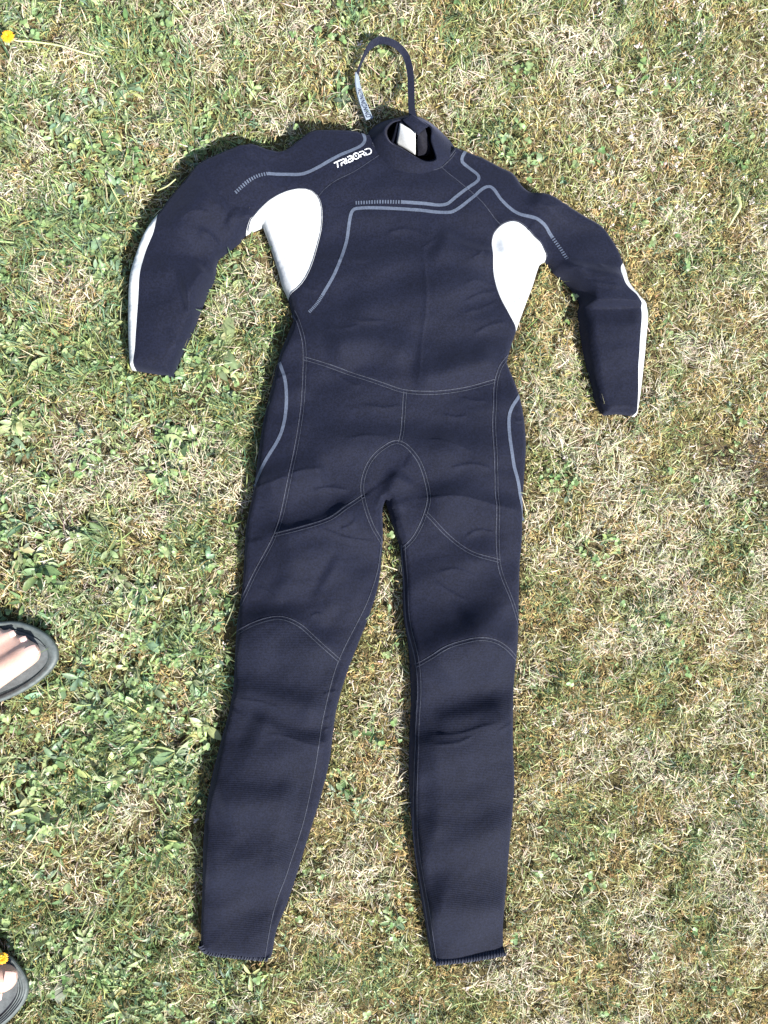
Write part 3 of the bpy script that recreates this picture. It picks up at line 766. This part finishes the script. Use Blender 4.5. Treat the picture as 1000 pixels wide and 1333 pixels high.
# shorts
V, F = [], []
hy = float(G(0, 1075)[1]); hx = g3(-140, 1075, .0).x-.02
for k, (z, a, b) in enumerate(((.70, .12, .20), (.80, .13, .215), (.92, .14, .215), (1.0, .135, .19), (1.04, .13, .18), (1.045, .02, .02))):
    for i in range(28): t = 2*math.pi*i/28; V.append((hx+a*math.cos(t), hy+b*math.sin(t), z))
for k in range(5):
    for i in range(28): j = (i+1) % 28; F.append((k*28+i, k*28+j, (k+1)*28+j, (k+1)*28+i))
mesh_obj('shorts', V, F, M_SHORTS, pobj)

# ------------------------------------------------------------------ the lawn
# distance field of everything lying on it
du = 4
fu, fv = np.meshgrid(np.arange(-40, 1041, du), np.arange(-40, 1375, du)); FP = np.stack([fu.ravel(), fv.ravel()], 1).astype(float)
neckback = np.array([(593.6, 195), (575, 170), (557, 157), (536, 150), (515, 154), (493, 161), (477, 178)])
OUTM = np.vstack([rim, spline(neckback, 3)])
fd = np.minimum(seg_dist(FP, OUTM[::2], np.roll(OUTM[::2], -1, 0))[0], 400)
fin = inside(FP, OUTM)
for sp_ in (soleL, soleR):
    R = spline(sp_, 4, closed=True); d2 = seg_dist(FP, R, np.roll(R, -1, 0))[0]; i2 = inside(FP, R)
    fd = np.where(i2, d2, np.where(fin, fd, np.minimum(fd, d2))); fin |= i2
SDF = np.where(fin, -fd, fd).reshape(fu.shape)
def sdf(u, v):
    x = np.clip((np.asarray(u)+40)/du, 0, SDF.shape[1]-1.001); y = np.clip((np.asarray(v)+40)/du, 0, SDF.shape[0]-1.001)
    ix = x.astype(int); iy = y.astype(int); fx = x-ix; fy = y-iy
    r = (SDF[iy, ix]*(1-fx)+SDF[iy, ix+1]*fx)*(1-fy)+(SDF[iy+1, ix]*(1-fx)+SDF[iy+1, ix+1]*fx)*fy
    return r

def bump(u, v, L):
    s = 0
    for (a, b, r, k) in L: s = s+k*np.exp(-((u-a)**2+(v-b)**2)/r**2)
    return s
PALE = [(640, 115, 55, .8), (600, 80, 40, .4), (100, 400, 50, .5), (90, 580, 60, .6), (40, 620, 40, .5), (835, 770, 70, .6), (905, 690, 60, .5), (925, 1040, 55, .8), (600, 1130, 40, .7), (170, 1190, 40, .6), (210, 1070, 45, .6), (500, 880, 40, .5), (790, 1180, 60, .3), (880, 610, 60, .4), (350, 150, 50, .5), (240, 90, 60, .4), (60, 100, 50, .5), (720, 560, 50, .4), (470, 1090, 40, .4)]
WEED = [(245, 560, 75, .9), (60, 760, 110, .6), (200, 760, 90, .6), (30, 540, 50, .7), (120, 1000, 90, .8), (40, 1080, 80, .8), (190, 960, 70, .6), (60, 1230, 70, .5), (130, 1260, 70, .5), (280, 1290, 90, .4), (260, 990, 45, .6), (300, 480, 50, .6), (310, 380, 40, .3), (90, 480, 50, .5), (120, 170, 80, .35), (220, 190, 60, .3), (180, 290, 60, .35), (640, 190, 30, .8), (690, 225, 30, .7), (450, 20, 40, .5), (440, 1030, 35, .8), (490, 940, 30, .7), (515, 1195, 32, .8), (420, 1130, 30, .5), (700, 1050, 55, .5), (770, 980, 50, .4), (900, 290, 50, .35), (980, 640, 60, .4), (730, 620, 30, .4), (760, 700, 40, .35), (860, 860, 40, .3), (440, 130, 30, .5), (880, 1300, 60, .4), (480, 1310, 60, .4), (700, 860, 40, .2)]
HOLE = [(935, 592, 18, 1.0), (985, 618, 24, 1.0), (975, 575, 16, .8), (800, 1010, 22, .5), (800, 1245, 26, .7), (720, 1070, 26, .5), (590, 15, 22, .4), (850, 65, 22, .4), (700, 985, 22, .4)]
def sstep(x, a, b):
    t = np.clip((x-a)/(b-a), 0, 1); return t*t*(3-2*t)
def fields(u, v):
    left = 1/(1+np.exp((u-300)/70.0))
    topf = 1/(1+np.exp((v-260)/80.0))
    n1 = fbm(u/44, v/44, 31); n2 = fbm(u/60, v/60, 51); n3 = fbm(u/70, v/55, 71); n4 = fbm(u/52, v/52, 93)
    pale = np.clip(bump(u, v, PALE)*1.1+.16*(1-left)*(1-.6*topf)+2.4*(n4-.53)*2, 0, 1)
    wd = left*(.62-.30*topf)+.09+.05*topf
    wd = wd*(sstep(n1, .42, .62)*2.3)+bump(u, v, WEED)*.75*(.3+1.4*sstep(n1, .3, .6))-.45*pale
    green = np.clip(.10+.30*topf+.26*left+1.15*(sstep(n2, .45, .66)-.30)-.6*pale, .03, 1)
    moss = np.clip(.22+.95*sstep(n3, .44, .60)-.35*pale, 0, 1)
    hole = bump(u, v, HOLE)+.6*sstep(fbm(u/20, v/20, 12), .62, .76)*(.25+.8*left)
    return np.clip(wd, 0, 1.2), green, moss, pale, np.clip(hole, 0, 1)
def lump(u, v):            # clumps and hollows of the sward
    return fbm(u/17, v/17, 5)
def blades(root, phi, th, L, W, bend, curl, twist, col, name, mat, nseg=2, tipcol=1.08):
    n = len(root); V = np.zeros((n, 2*nseg+1, 3), np.float32)
    p = root.copy(); a = th.copy(); f = phi.copy()
    cw, sw = np.cos(twist), np.sin(twist)
    for k in range(nseg+1):
        wv = W*(1.0 if k == 0 else (1-.25*k/nseg))/2
        side = np.stack([-np.sin(f)*cw, np.cos(f)*cw, sw], 1)
        if k < nseg:
            V[:, 2*k] = p-side*wv[:, None]; V[:, 2*k+1] = p+side*wv[:, None]
            st = L/nseg
            p = p+np.stack([np.cos(a)*np.cos(f), np.cos(a)*np.sin(f), np.sin(a)], 1)*st[:, None]
            p[:, 2] = np.maximum(p[:, 2], .0015)
            a = a-bend/nseg; f = f+curl/nseg
        else: V[:, 2*nseg] = p
    base = (np.arange(n)*(2*nseg+1))[:, None]
    ql = np.array([[2*k, 2*k+1, 2*k+3, 2*k+2] for k in range(nseg-1)]).ravel()
    tl = np.array([2*(nseg-1), 2*(nseg-1)+1, 2*nseg])
    loops = (base+np.concatenate([ql, tl])[None]).ravel()
    per = np.concatenate([np.full(nseg-1, 4), [3]]); st0 = np.concatenate([[0], np.cumsum(per)[:-1]]); tot = per.sum()
    starts = (np.arange(n)[:, None]*tot+st0[None]).ravel()
    c = np.repeat(col[:, None, :], 2*nseg+1, 1); c[:, -1] *= tipcol
    return big_mesh(name, V.reshape(-1, 3), loops, starts, np.tile(per, n), c.reshape(-1, 3), mat)

X0, X1, Y0, Y1 = -.78, .82, -.98, 1.02
def scatter(n):
    x = RNG.uniform(X0, X1, n); y = RNG.uniform(Y0, Y1, n); u, v = PX(x, y); return x, y, u, v
def jit(col, s, n): return np.clip(col*(1+RNG.normal(0, s, (n, 1)))*(1+RNG.normal(0, s*.35, (n, 3))), .004, .9)
def mixc(a, b, t): return np.array(a)[None]*(1-t[:, None])+np.array(b)[None]*t[:, None]

def make_dry(N=400000):
    x, y, u, v = scatter(N); wd, gr, mo, pa, ho = fields(u, v); s = sdf(u, v); lu = lump(u, v)
    keep = (s > .5) & (RNG.random(N) < np.clip(.50+.6*pa-.2*mo*(1-pa)-.2*gr-.35*ho+.4*(lu-.5), .05, 1)*np.where(wd > .5, .5, 1))
    x, y, u, v, pa, mo, s, lu, ho = [q[keep] for q in (x, y, u, v, pa, mo, s, lu, ho)]; n = len(x)
    phi = RNG.uniform(0, 2*math.pi, n); phi = np.where(RNG.random(n) < .5, 2*math.pi*2*fbm(u/24, v/24, 91)+RNG.normal(0, .5, n), phi)
    th = np.abs(RNG.normal(.25, .38, n)); L = RNG.gamma(3.0, .0030, n)+.004; W = RNG.uniform(.0006, .0014, n)
    z = RNG.uniform(.0, .007, n)+.012*np.clip(lu-.3, 0, .5)*2
    near = (s < 15) & (RNG.random(n) > .04); L = np.where(near, L*.45, L); th = np.where(near, th*.4, th); z = np.where(near, z*.35, z)
    t = RNG.random(n); col = mixc((.52, .455, .30), (.70, .64, .49), t); col = col*(1-.8*pa[:, None])+mixc((.55, .49, .36), (.73, .68, .56), RNG.random(n))*(.8*pa[:, None])
    br = RNG.random(n) < .08; col[br] = np.array((.24, .17, .10)); og = (RNG.random(n) < .20) & (pa < .5); col[og] = np.array((.46, .39, .15)); gn = RNG.random(n) < .22; hole_shade = RNG.random(n) < np.clip(ho*1.3-.15, 0, .92); col[gn] = np.array((.42, .47, .25)); col[hole_shade] = np.array((.055, .042, .034))      # dark of the holes painted into the straw colour, ground stays flat
    z[hole_shade] += .003
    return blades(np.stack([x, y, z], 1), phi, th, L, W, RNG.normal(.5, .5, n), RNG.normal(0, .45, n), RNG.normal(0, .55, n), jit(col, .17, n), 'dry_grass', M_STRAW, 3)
def make_green(N=250000):
    x, y, u, v = scatter(N); wd, gr, mo, pa, ho = fields(u, v); s = sdf(u, v); lu = lump(u, v)
    keep = (s > .5) & (RNG.random(N) < np.clip(gr*1.15+.06-.8*ho, .04, 1))
    x, y, u, v, pa, gr, s, lu = [q[keep] for q in (x, y, u, v, pa, gr, s, lu)]; n = len(x)
    phi = 2*math.pi*2*fbm(u/40, v/40, 15)+RNG.normal(0, .9, n)
    th = np.clip(RNG.normal(.6, .42, n), .0, 1.45); L = RNG.gamma(4, .0032, n)+.005; W = RNG.uniform(.0006, .0018, n)
    L *= np.where(u < 350, 1.3, .95); W *= np.where(u < 350, 1.25, 1)
    near = s < 15; near &= RNG.random(n) > .10; L = np.where(near, L*.5, L); th = np.where(near, th*.6, th)
    t = RNG.random(n); col = mixc((.15, .225, .085), (.39, .45, .215), t)
    yl = RNG.random(n) < .2; col[yl] = np.array((.37, .38, .15)); bl = RNG.random(n) < .3; col[bl] = np.array((.15, .235, .14))
    return blades(np.stack([x, y, RNG.uniform(0, .004, n)+.010*np.clip(lu-.3, 0, .5)*2], 1), phi, th, L, W, RNG.normal(.8, .5, n), RNG.normal(0, .6, n), RNG.normal(0, .6, n), jit(col, .24, n), 'green_grass', M_BLADE, 2)
def make_moss(N=400000):
    x, y, u, v = scatter(N); wd, gr, mo, pa, ho = fields(u, v); s = sdf(u, v); lu = lump(u, v)
    keep = (s > .5) & (RNG.random(N) < np.clip(mo*1.15+.10-1.0*ho, .02, 1)*np.where(wd > .5, .5, 1))
    x, y, u, v, mo, lu = [q[keep] for q in (x, y, u, v, mo, lu)]; n = len(x)
    th = np.clip(RNG.normal(.7, .45, n), .05, 1.5); L = RNG.uniform(.004, .010, n); W = RNG.uniform(.0007, .0015, n)
    tint = fbm(u/30, v/30, 44)
    col = mixc((.37, .41, .17), (.58, .445, .21), np.clip((tint-.42+.10*(u > 380)-.08*(v < 260))*4.5+RNG.normal(0, .2, n), 0, 1))
    return blades(np.stack([x, y, (.003+.012*np.clip(lu-.3, 0, .5)*2)], 1), RNG.uniform(0, 6.28, n), th, L, W, RNG.normal(.4, .4, n), RNG.normal(0, .5, n), RNG.normal(0, .5, n), jit(col, .24, n), 'moss', M_BLADE, 2)
def make_edge(N=26000):
    x, y, u, v = scatter(N); s = sdf(u, v)
    keep = (s > 1) & (s < 9) & (fbm(u/12, v/12, 21) > .48); x, y, u, v = [q[keep] for q in (x, y, u, v)]; n = len(x)
    gx = sdf(u+4, v)-sdf(u-4, v); gy = sdf(u, v+4)-sdf(u, v-4)
    phi = np.arctan2(gy, -gx)+RNG.normal(0, .9, n)          # leaning over the cloth (v runs down, y up)
    t = RNG.random(n); col = mixc((.18, .26, .10), (.60, .55, .38), t)
    return blades(np.stack([x, y, np.zeros(n)], 1), phi, np.clip(RNG.normal(1.15, .2, n), .5, 1.5), RNG.gamma(6, .0048, n)+.010, RNG.uniform(.0007, .0014, n), RNG.normal(1.0, .4, n), RNG.normal(0, .4, n), RNG.normal(0, .5, n), jit(col, .2, n), 'edge_grass', M_BLADE, 4)
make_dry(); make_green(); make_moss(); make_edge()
tag(bpy.data.objects['edge_grass'], 'taller grass blades leaning over the edges of the wetsuit', 'grass', kind='stuff')
for nm3, lb in (('dry_grass', 'dry straw-coloured grass lying over the lawn'), ('green_grass', 'short green grass blades of the lawn'), ('moss', 'olive yellow moss between the grass blades')):
    tag(bpy.data.objects[nm3], lb, 'moss' if nm3 == 'moss' else 'grass', kind='stuff')

# broad leaves: rows of three points, cupped along the midrib
WP = np.array([.14, .50, .90, 1.0, .60, .05]); TP = np.array([0, .18, .4, .62, .84, 1.0])
RP = np.array([.55, .9, 1.0, .97, .78, .25])
def leaf_arrays(root, phi, th, L, W, bend, cup, roll, col, profile=WP):
    n = len(root); V = np.zeros((n, 18, 3), np.float32); p = root.copy(); a = th.copy(); prev = 0
    for k in range(6):
        st = (TP[k]-prev)*L; prev = TP[k]
        d = np.stack([np.cos(a)*np.cos(phi), np.cos(a)*np.sin(phi), np.sin(a)], 1)
        p = p+d*st[:, None]; p[:, 2] = np.maximum(p[:, 2], .002); a = a-bend*(TP[1] if k == 0 else TP[k]-TP[k-1])
        sd_ = np.stack([-np.sin(phi), np.cos(phi), np.zeros(n)], 1); nn = np.cross(d, sd_)
        s2 = sd_*np.cos(roll)[:, None]+nn*np.sin(roll)[:, None]; n2 = np.cross(d, s2)
        wv = (W*profile[k]/2)[:, None]; cu = (cup*W*profile[k]/2)[:, None]
        V[:, 3*k] = p-s2*wv-n2*cu*-1; V[:, 3*k+1] = p; V[:, 3*k+2] = p+s2*wv-n2*cu*-1
    q = np.array([[3*k, 3*k+1, 3*k+4, 3*k+3, 3*k+1, 3*k+2, 3*k+5, 3*k+4] for k in range(5)]).ravel()
    loops = ((np.arange(n)*18)[:, None]+q[None]).ravel(); starts = np.arange(n*10)*4
    c = np.repeat(col[:, None, :], 18, 1); c[:, 1::3] *= 1.12
    return V.reshape(-1, 3), loops, starts, c.reshape(-1, 3)
def make_weeds(N=24000):
    x, y, u, v = scatter(N); wd, gr, mo, pa, ho = fields(u, v); s = sdf(u, v)
    keep = (s > 9) & (RNG.random(N) < wd**1.4*.75); x, y, u, v, wd = [q[keep] for q in (x, y, u, v, wd)]; m = len(x)
    cnt = RNG.integers(2, 8, m); rid = np.repeat(np.arange(m), cnt); n = len(rid)
    size = (RNG.gamma(4, .0021, m)+.0045)*np.where(u < 340, 1.0, .68)*(1+.45*np.clip(bump(u, v, WEED), 0, 1))
    slim = RNG.uniform(.18, .46, m); el = np.clip(RNG.normal(.55, .25, m), .1, 1.1); tint = RNG.random(m); kind = RNG.random(m)
    first = np.concatenate([[0], np.cumsum(cnt)[:-1]]); order = np.arange(n)-first[rid]
    phi = RNG.uniform(0, 6.283, m)[rid]+order*6.283/cnt[rid]+RNG.normal(0, .45, n)
    L = size[rid]*RNG.uniform(.55, 1.2, n); W = L*slim[rid]*RNG.uniform(.8, 1.2, n)
    col = mixc((.15, .225, .09), (.35, .43, .23), tint)
    col[kind < .28] = np.array((.17, .25, .155)); col[kind > .90] = np.array((.37, .42, .19))
    col = col[rid]
    rt = np.stack([x[rid]+RNG.normal(0, .0012, n), y[rid]+RNG.normal(0, .0012, n), RNG.uniform(.002, .011, m)[rid]], 1)
    r = leaf_arrays(rt, phi, np.clip(el[rid]+RNG.normal(0, .28, n), 0, 1.4), L, W, RNG.normal(1.1, .55, n), RNG.uniform(.05, .7, n), RNG.normal(0, .4, n), jit(col, .2, n))
    return big_mesh('weed_leaves', r[0], r[1], r[2], None, r[3], M_LEAF)
def make_clover(N=30000):
    x, y, u, v = scatter(N); wd, gr, mo, pa, ho = fields(u, v); s = sdf(u, v)
    cl = np.clip((fbm(u/55, v/55, 77)-.42)*4, 0, 1)
    keep = (s > 5) & (RNG.random(N) < np.clip(wd*1.2+.03, 0, 1)*cl*.8); x, y, u, v = [q[keep] for q in (x, y, u, v)]; m = len(x)
    # three leaflets each
    ph0 = RNG.uniform(0, 6.283, m); z0 = RNG.uniform(.006, .019, m); sz = RNG.uniform(.0032, .0068, m); tint = RNG.random(m)
    rt = np.repeat(np.stack([x, y, z0], 1), 3, 0); ph = (ph0[:, None]+np.array([0, 2.09, 4.19])[None]).ravel(); n = 3*m
    col = mixc((.13, .215, .08), (.27, .36, .16), np.repeat(tint, 3))
    r = leaf_arrays(rt, ph, RNG.normal(.25, .4, n), np.repeat(sz, 3), np.repeat(sz, 3)*.95, RNG.normal(.3, .3, n), RNG.uniform(0, .35, n), RNG.normal(0, .2, n), jit(col, .15, n), RP)
    return big_mesh('clover', r[0], r[1], r[2], None, r[3], M_LEAF)
def make_petals(N=900):
    uu = np.concatenate([RNG.uniform(760, 1010, 300), RNG.uniform(-20, 1020, 200)]); vv = np.concatenate([RNG.uniform(0, 330, 300), RNG.uniform(-20, 1350, 200)])
    k = (sdf(uu, vv) > 8) & (fbm(uu/30, vv/30, 3) > .5); uu, vv = uu[k], vv[k]
    x, y = G(uu, vv, .015); m = len(x); rep = 7
    rt = np.repeat(np.stack([x, y, RNG.uniform(.010, .020, m)], 1), rep, 0)+RNG.normal(0, .0012, (m*rep, 3)); n = m*rep
    col = mixc((.62, .54, .48), (.72, .62, .60), RNG.random(n))
    r = leaf_arrays(rt, RNG.uniform(0, 6.283, n), RNG.normal(.5, .5, n), RNG.uniform(.002, .005, n), RNG.uniform(.0012, .0022, n), RNG.normal(.4, .4, n), RNG.uniform(0, .3, n), RNG.normal(0, .4, n), jit(col, .1, n))
    return big_mesh('withered_clover_flowers', r[0], r[1], r[2], None, r[3], M_LEAF)
tag(make_weeds(), 'small broad weed leaves scattered through the lawn', 'weeds', kind='stuff')
tag(make_clover(), 'clover leaves growing low in the lawn', 'clover', kind='stuff')
tag(make_petals(), 'pale withered clover blossoms scattered in the grass', 'blossoms', kind='stuff')

# grass beyond the picture: one patch, laid again around it
def patch_mesh():
    n = 60000; x = RNG.uniform(-.5, .5, n); y = RNG.uniform(-.5, .5, n); g = RNG.random(n) < np.clip(fbm(x*7+9, y*7+9, 4), 0, 1)
    col = np.where(g[:, None], mixc((.16, .235, .09), (.39, .45, .21), RNG.random(n)), mixc((.48, .43, .27), (.68, .63, .48), RNG.random(n)))
    return blades(np.stack([x, y, RNG.uniform(0, .01, n)], 1), RNG.uniform(0, 6.283, n), np.abs(RNG.normal(.35, .35, n)), RNG.gamma(4, .005, n)+.006, RNG.uniform(.0012, .0026, n), RNG.normal(.6, .4, n), RNG.normal(0, .6, n), RNG.normal(0, .5, n), jit(col, .2, n), 'lawn_grass', M_BLADE, 2)
proto = patch_mesh(); first = True
for i in range(-3, 4):
    for j in range(-3, 4):
        if abs(i) <= 0 and abs(j) <= 0: continue
        cx = (X0+X1)/2+i*1.0+np.sign(i)*.30; cy = (Y0+Y1)/2+j*1.0+np.sign(j)*.5
        if abs(i) > 2 or abs(j) > 2: continue
        o = proto if first else proto.copy()
        if not first: COL.objects.link(o)
        first = False; o.location = (cx, cy, 0)
        if i == 0: o.scale = (1.6, 1, 1)
        if j == 0: o.scale = (1, 2.0, 1)
        tag(o, 'mixed dry and green lawn grass beyond the wetsuit', 'grass', 'lawn grass around the wetsuit', 'stuff')

# ---- single weeds one can point at: each a rosette of leaves
def leaf_mesh(name, Lr, Wr, bend, cup, seed):
    z = np.zeros(1); r = leaf_arrays(np.array([[0., 0, .004]]), z, np.array([.42]), np.array([Lr]), np.array([Wr]), np.array([bend]), np.array([cup]), z+.1*seed, np.array([[.1, .1, .1]]))
    me = bpy.data.meshes.new(name); me.from_pydata([tuple(map(float, p)) for p in r[0]], [], [tuple(map(int, q)) for q in r[1].reshape(-1, 4)])
    me.polygons.foreach_set('use_smooth', [True]*len(me.polygons)); me.materials.append(M_PLANT); return me
LEAVES = [leaf_mesh('leaf', 1, .36, 1.3, .45, 0), leaf_mesh('leaf', 1, .26, .9, .5, 2), leaf_mesh('leaf', 1, .44, 1.5, .4, -2), leaf_mesh('leaf', 1, .19, .8, .6, 3)]
# u, v, leaf length mm, leaf kinds, count, start angle or None, label
plants = [
 (85, 158, 22, (0, 1), 6, 'light green weed rosette in the grass halfway between the yellow flower and the left sleeve'),
 (146, 186, 20, (0, 2), 5, 'bright green broad weed leaves above the white edge of the left sleeve'),
 (40, 116, 19, (2,), 4, 'broad weed leaves at the left edge below the long-stemmed yellow flower'),
 (100, 214, 17, (1,), 4, 'lime green pointed weed leaves left of the left sleeve, under a larger rosette'),
 (98, 280, 18, (3, 1), 5, 'narrow upright weed leaves beside the white edge of the left elbow'),
 (168, 292, 15, (2,), 5, 'small round-leaved weed touching the shadow of the left elbow'),
 (16, 532, 30, (1, 3), 7, 'long-leaved green weed rosette at the left edge level with the wetsuit waist'),
 (84, 455, 30, (3,), 6, 'weed with long narrow leaves left of the left cuff'),
 (203, 503, 22, (2, 0), 4, 'single pale broad weed just below the left cuff'),
 (64, 540, 20, (0,), 3, 'yellow green broad leaf left of the clover patch under the left cuff'),
 (130, 612, 17, (0, 2), 5, 'round blue green weed in the straw below the left cuff'),
 (80, 770, 26, (0, 1), 7, 'broad weed rosette in the grass above the upper sandal'),
 (190, 775, 24, (0, 2), 7, 'dense light green weed rosette left of the left thigh'),
 (85, 893, 20, (0,), 6, 'broad-leaved weed touching the toe of the upper sandal'),
 (76, 985, 28, (0, 1), 6, 'dark green broad leaves below the upper sandal'),
 (36, 1056, 20, (2,), 6, 'grey green round-leaved weed at the left edge between the two sandals'),
 (82, 1112, 22, (1, 0), 5, 'pointed weed leaves in the middle of the grass between the two sandals'),
 (150, 1138, 24, (0,), 4, 'dark blue green leaf lying left of the left shin'),
 (192, 1108, 22, (1,), 5, 'upright green leaf close to the left shin'),
 (245, 1000, 20, (0, 2), 6, 'leafy weed pressed against the outer edge of the left shin'),
 (80, 1250, 20, (2, 0), 5, 'rounded weed leaves right of the lower sandal'),
 (268, 1262, 18, (2,), 4, 'yellow green leaves just under the left ankle hem'),
 (488, 952, 26, (3, 1), 5, 'weed with one long dark leaf in the grass between the knees'),
 (446, 1028, 22, (0, 2), 6, 'broad weed leaves against the inner side of the left shin'),
 (512, 1196, 26, (1, 0), 7, 'star-shaped green weed rosette between the two ankles'),
 (727, 622, 16, (2,), 4, 'pale round leaves alone in the straw right of the right hip'),
 (648, 188, 15, (2, 0), 6, 'low leafy weed above the right shoulder'),
 (772, 212, 14, (2,), 5, 'small leafy weed in the grass above the right upper arm'),
 (440, 128, 28, (3, 1), 6, 'bright long-leaved weed left of the strap label'),
 (955, 1010, 14, (1,), 5, 'small green weed near the right edge level with the right shin'),
]
for (u, v, L, kinds, cnt, lab) in plants:
    r = empty('weed_plant', g3(u, v, 0.0)); tag(r, lab, 'weed', 'broad-leaved weeds in the lawn')
    a0 = random.uniform(0, 6.28)
    for k in range(cnt):
        o = bpy.data.objects.new('leaf', LEAVES[random.choice(kinds)]); link(o, r)
        s = L*MM*random.uniform(.5, .95); o.scale = (s, s, s)
        o.rotation_euler = (random.uniform(-.25, .25), random.uniform(-.35, .1), a0+k*2*math.pi/cnt+random.uniform(-.35, .35)); o.location = (random.uniform(-.003, .003), random.uniform(-.003, .003), random.uniform(.004, .012))

# ---- yellow flowers
M_YEL, n_, l_, b_ = new_mat('yellow_petal')
x_ = noise_node(n_, l_, 300, 2); r_ = ramp(n_, l_, x_.outputs[0], [(.35, (.80, .27, .008)), (.6, (.85, .46, .012))]); l_.new(r_.outputs[0], b_.inputs['Base Color']); b_.inputs['Roughness'].default_value = .6
M_STEM, n_, l_, b_ = new_mat('pale_stem'); x_ = noise_node(n_, l_, 60, 3); r_ = ramp(n_, l_, x_.outputs[0], [(.3, (.30, .36, .14)), (.7, (.48, .47, .27))]); l_.new(r_.outputs[0], b_.inputs['Base Color']); b_.inputs['Roughness'].default_value = .5
def tube(name, pts, r0, r1, mat, parent, seg=7):
    R = spline(np.array(pts, float), 3.0); Q = [g3(*p) for p in R]; V, F = [], []
    for i, q in enumerate(Q):
        t = (Q[min(i+1, len(Q)-1)]-Q[max(i-1, 0)]).normalized(); a = t.cross(Vector((0, 0, 1))).normalized(); b = a.cross(t)
        rr = r0+(r1-r0)*i/(len(Q)-1)
        for k in range(seg): V.append(q+a*(rr*math.cos(2*math.pi*k/seg))+b*(rr*math.sin(2*math.pi*k/seg)))
    for i in range(len(Q)-1):
        for k in range(seg): j = (k+1) % seg; F.append((i*seg+k, i*seg+j, (i+1)*seg+j, (i+1)*seg+k))
    base = parent.location if parent is not None else Vector((0, 0, 0))
    return mesh_obj(name, [p-base for p in V], F, mat, parent)
def flower(root, u, v, z, rad):
    c = g3(u, v, z)-root.location; n = 46; lay = np.repeat([0, 1, 2], [20, 16, 10]); ph = RNG.uniform(0, 6.283, n)
    ph = np.concatenate([np.linspace(0, 6.283, 20, endpoint=False), np.linspace(.1, 6.38, 16, endpoint=False), np.linspace(0, 6.28, 10, endpoint=False)])
    L = rad*np.array([1.0, .75, .45])[lay]; th = np.array([.15, .45, .95])[lay]
    r = leaf_arrays(np.repeat(np.array([[c.x, c.y, c.z]]), n, 0), ph, th+RNG.normal(0, .08, n), L, L*.32, np.full(n, .4), np.full(n, .15), RNG.normal(0, .2, n), np.full((n, 3), .5))
    f = mesh_obj('flower_head', r[0], r[1].reshape(-1, 4), M_YEL, root)
    return f
d1 = empty('yellow_flower', g3(138, 76, 0)); tag(d1, 'yellow flower on a long pale bent stem in the top left corner', 'flower', 'yellow lawn flowers')
tube('stem', [(139, 76.5, .004), (110, 69, .018), (80, 60, .026), (45, 54.5, .032), (22, 53, .041), (11, 48, .041)], .0013, .0011, M_STEM, d1); flower(d1, 10, 47, .044, .0088)
d2 = empty('yellow_flower', g3(-2, 1232, 0)); tag(d2, 'yellow flower against the toes of the lower sandal at the left edge', 'flower', 'yellow lawn flowers')
tube('stem', [(-4, 1230, .0), (0, 1237, .03), (4, 1244, .048)], .0013, .0011, M_STEM, d2); flower(d2, 3, 1248, .046, .0075)
# ---- loose stalks
st1 = tube('grass_stalk', [(960, 258, .018), (963, 268, .02), (955, 284, .02), (948, 296, .012)], .0036, .0012, M_STEM, None); tag(st1, 'fat pale green seed stalk in the grass near the upper right edge', 'stalk')
st2 = tube('grass_stalk', [(836, 132, .02), (846, 142, .024), (856, 152, .016)], .0010, .0008, M_STEM, None); tag(st2, 'thin straight yellow stalk above the right upper arm', 'stalk')
st3 = tube('grass_stalk', [(205, 248, .02), (218, 242, .03), (229, 233, .034)], .0011, .0008, M_STEM, None); tag(st3, 'thin pale stalk crossing the shadow beside the left elbow', 'stalk')
st4 = tube('grass_stalk', [(52, 1078, .02), (30, 1110, .028), (10, 1136, .016)], .0011, .0008, M_STEM, None); tag(st4, 'long green stalk lying in the grass between the two sandals', 'stalk')
if '--count' in __import__('sys').argv: print('TRIS', sum(sum(max(0, p.loop_total-2) for p in o.data.polygons) for o in {o.data: o for o in bpy.data.objects if o.type == 'MESH'}.values()))
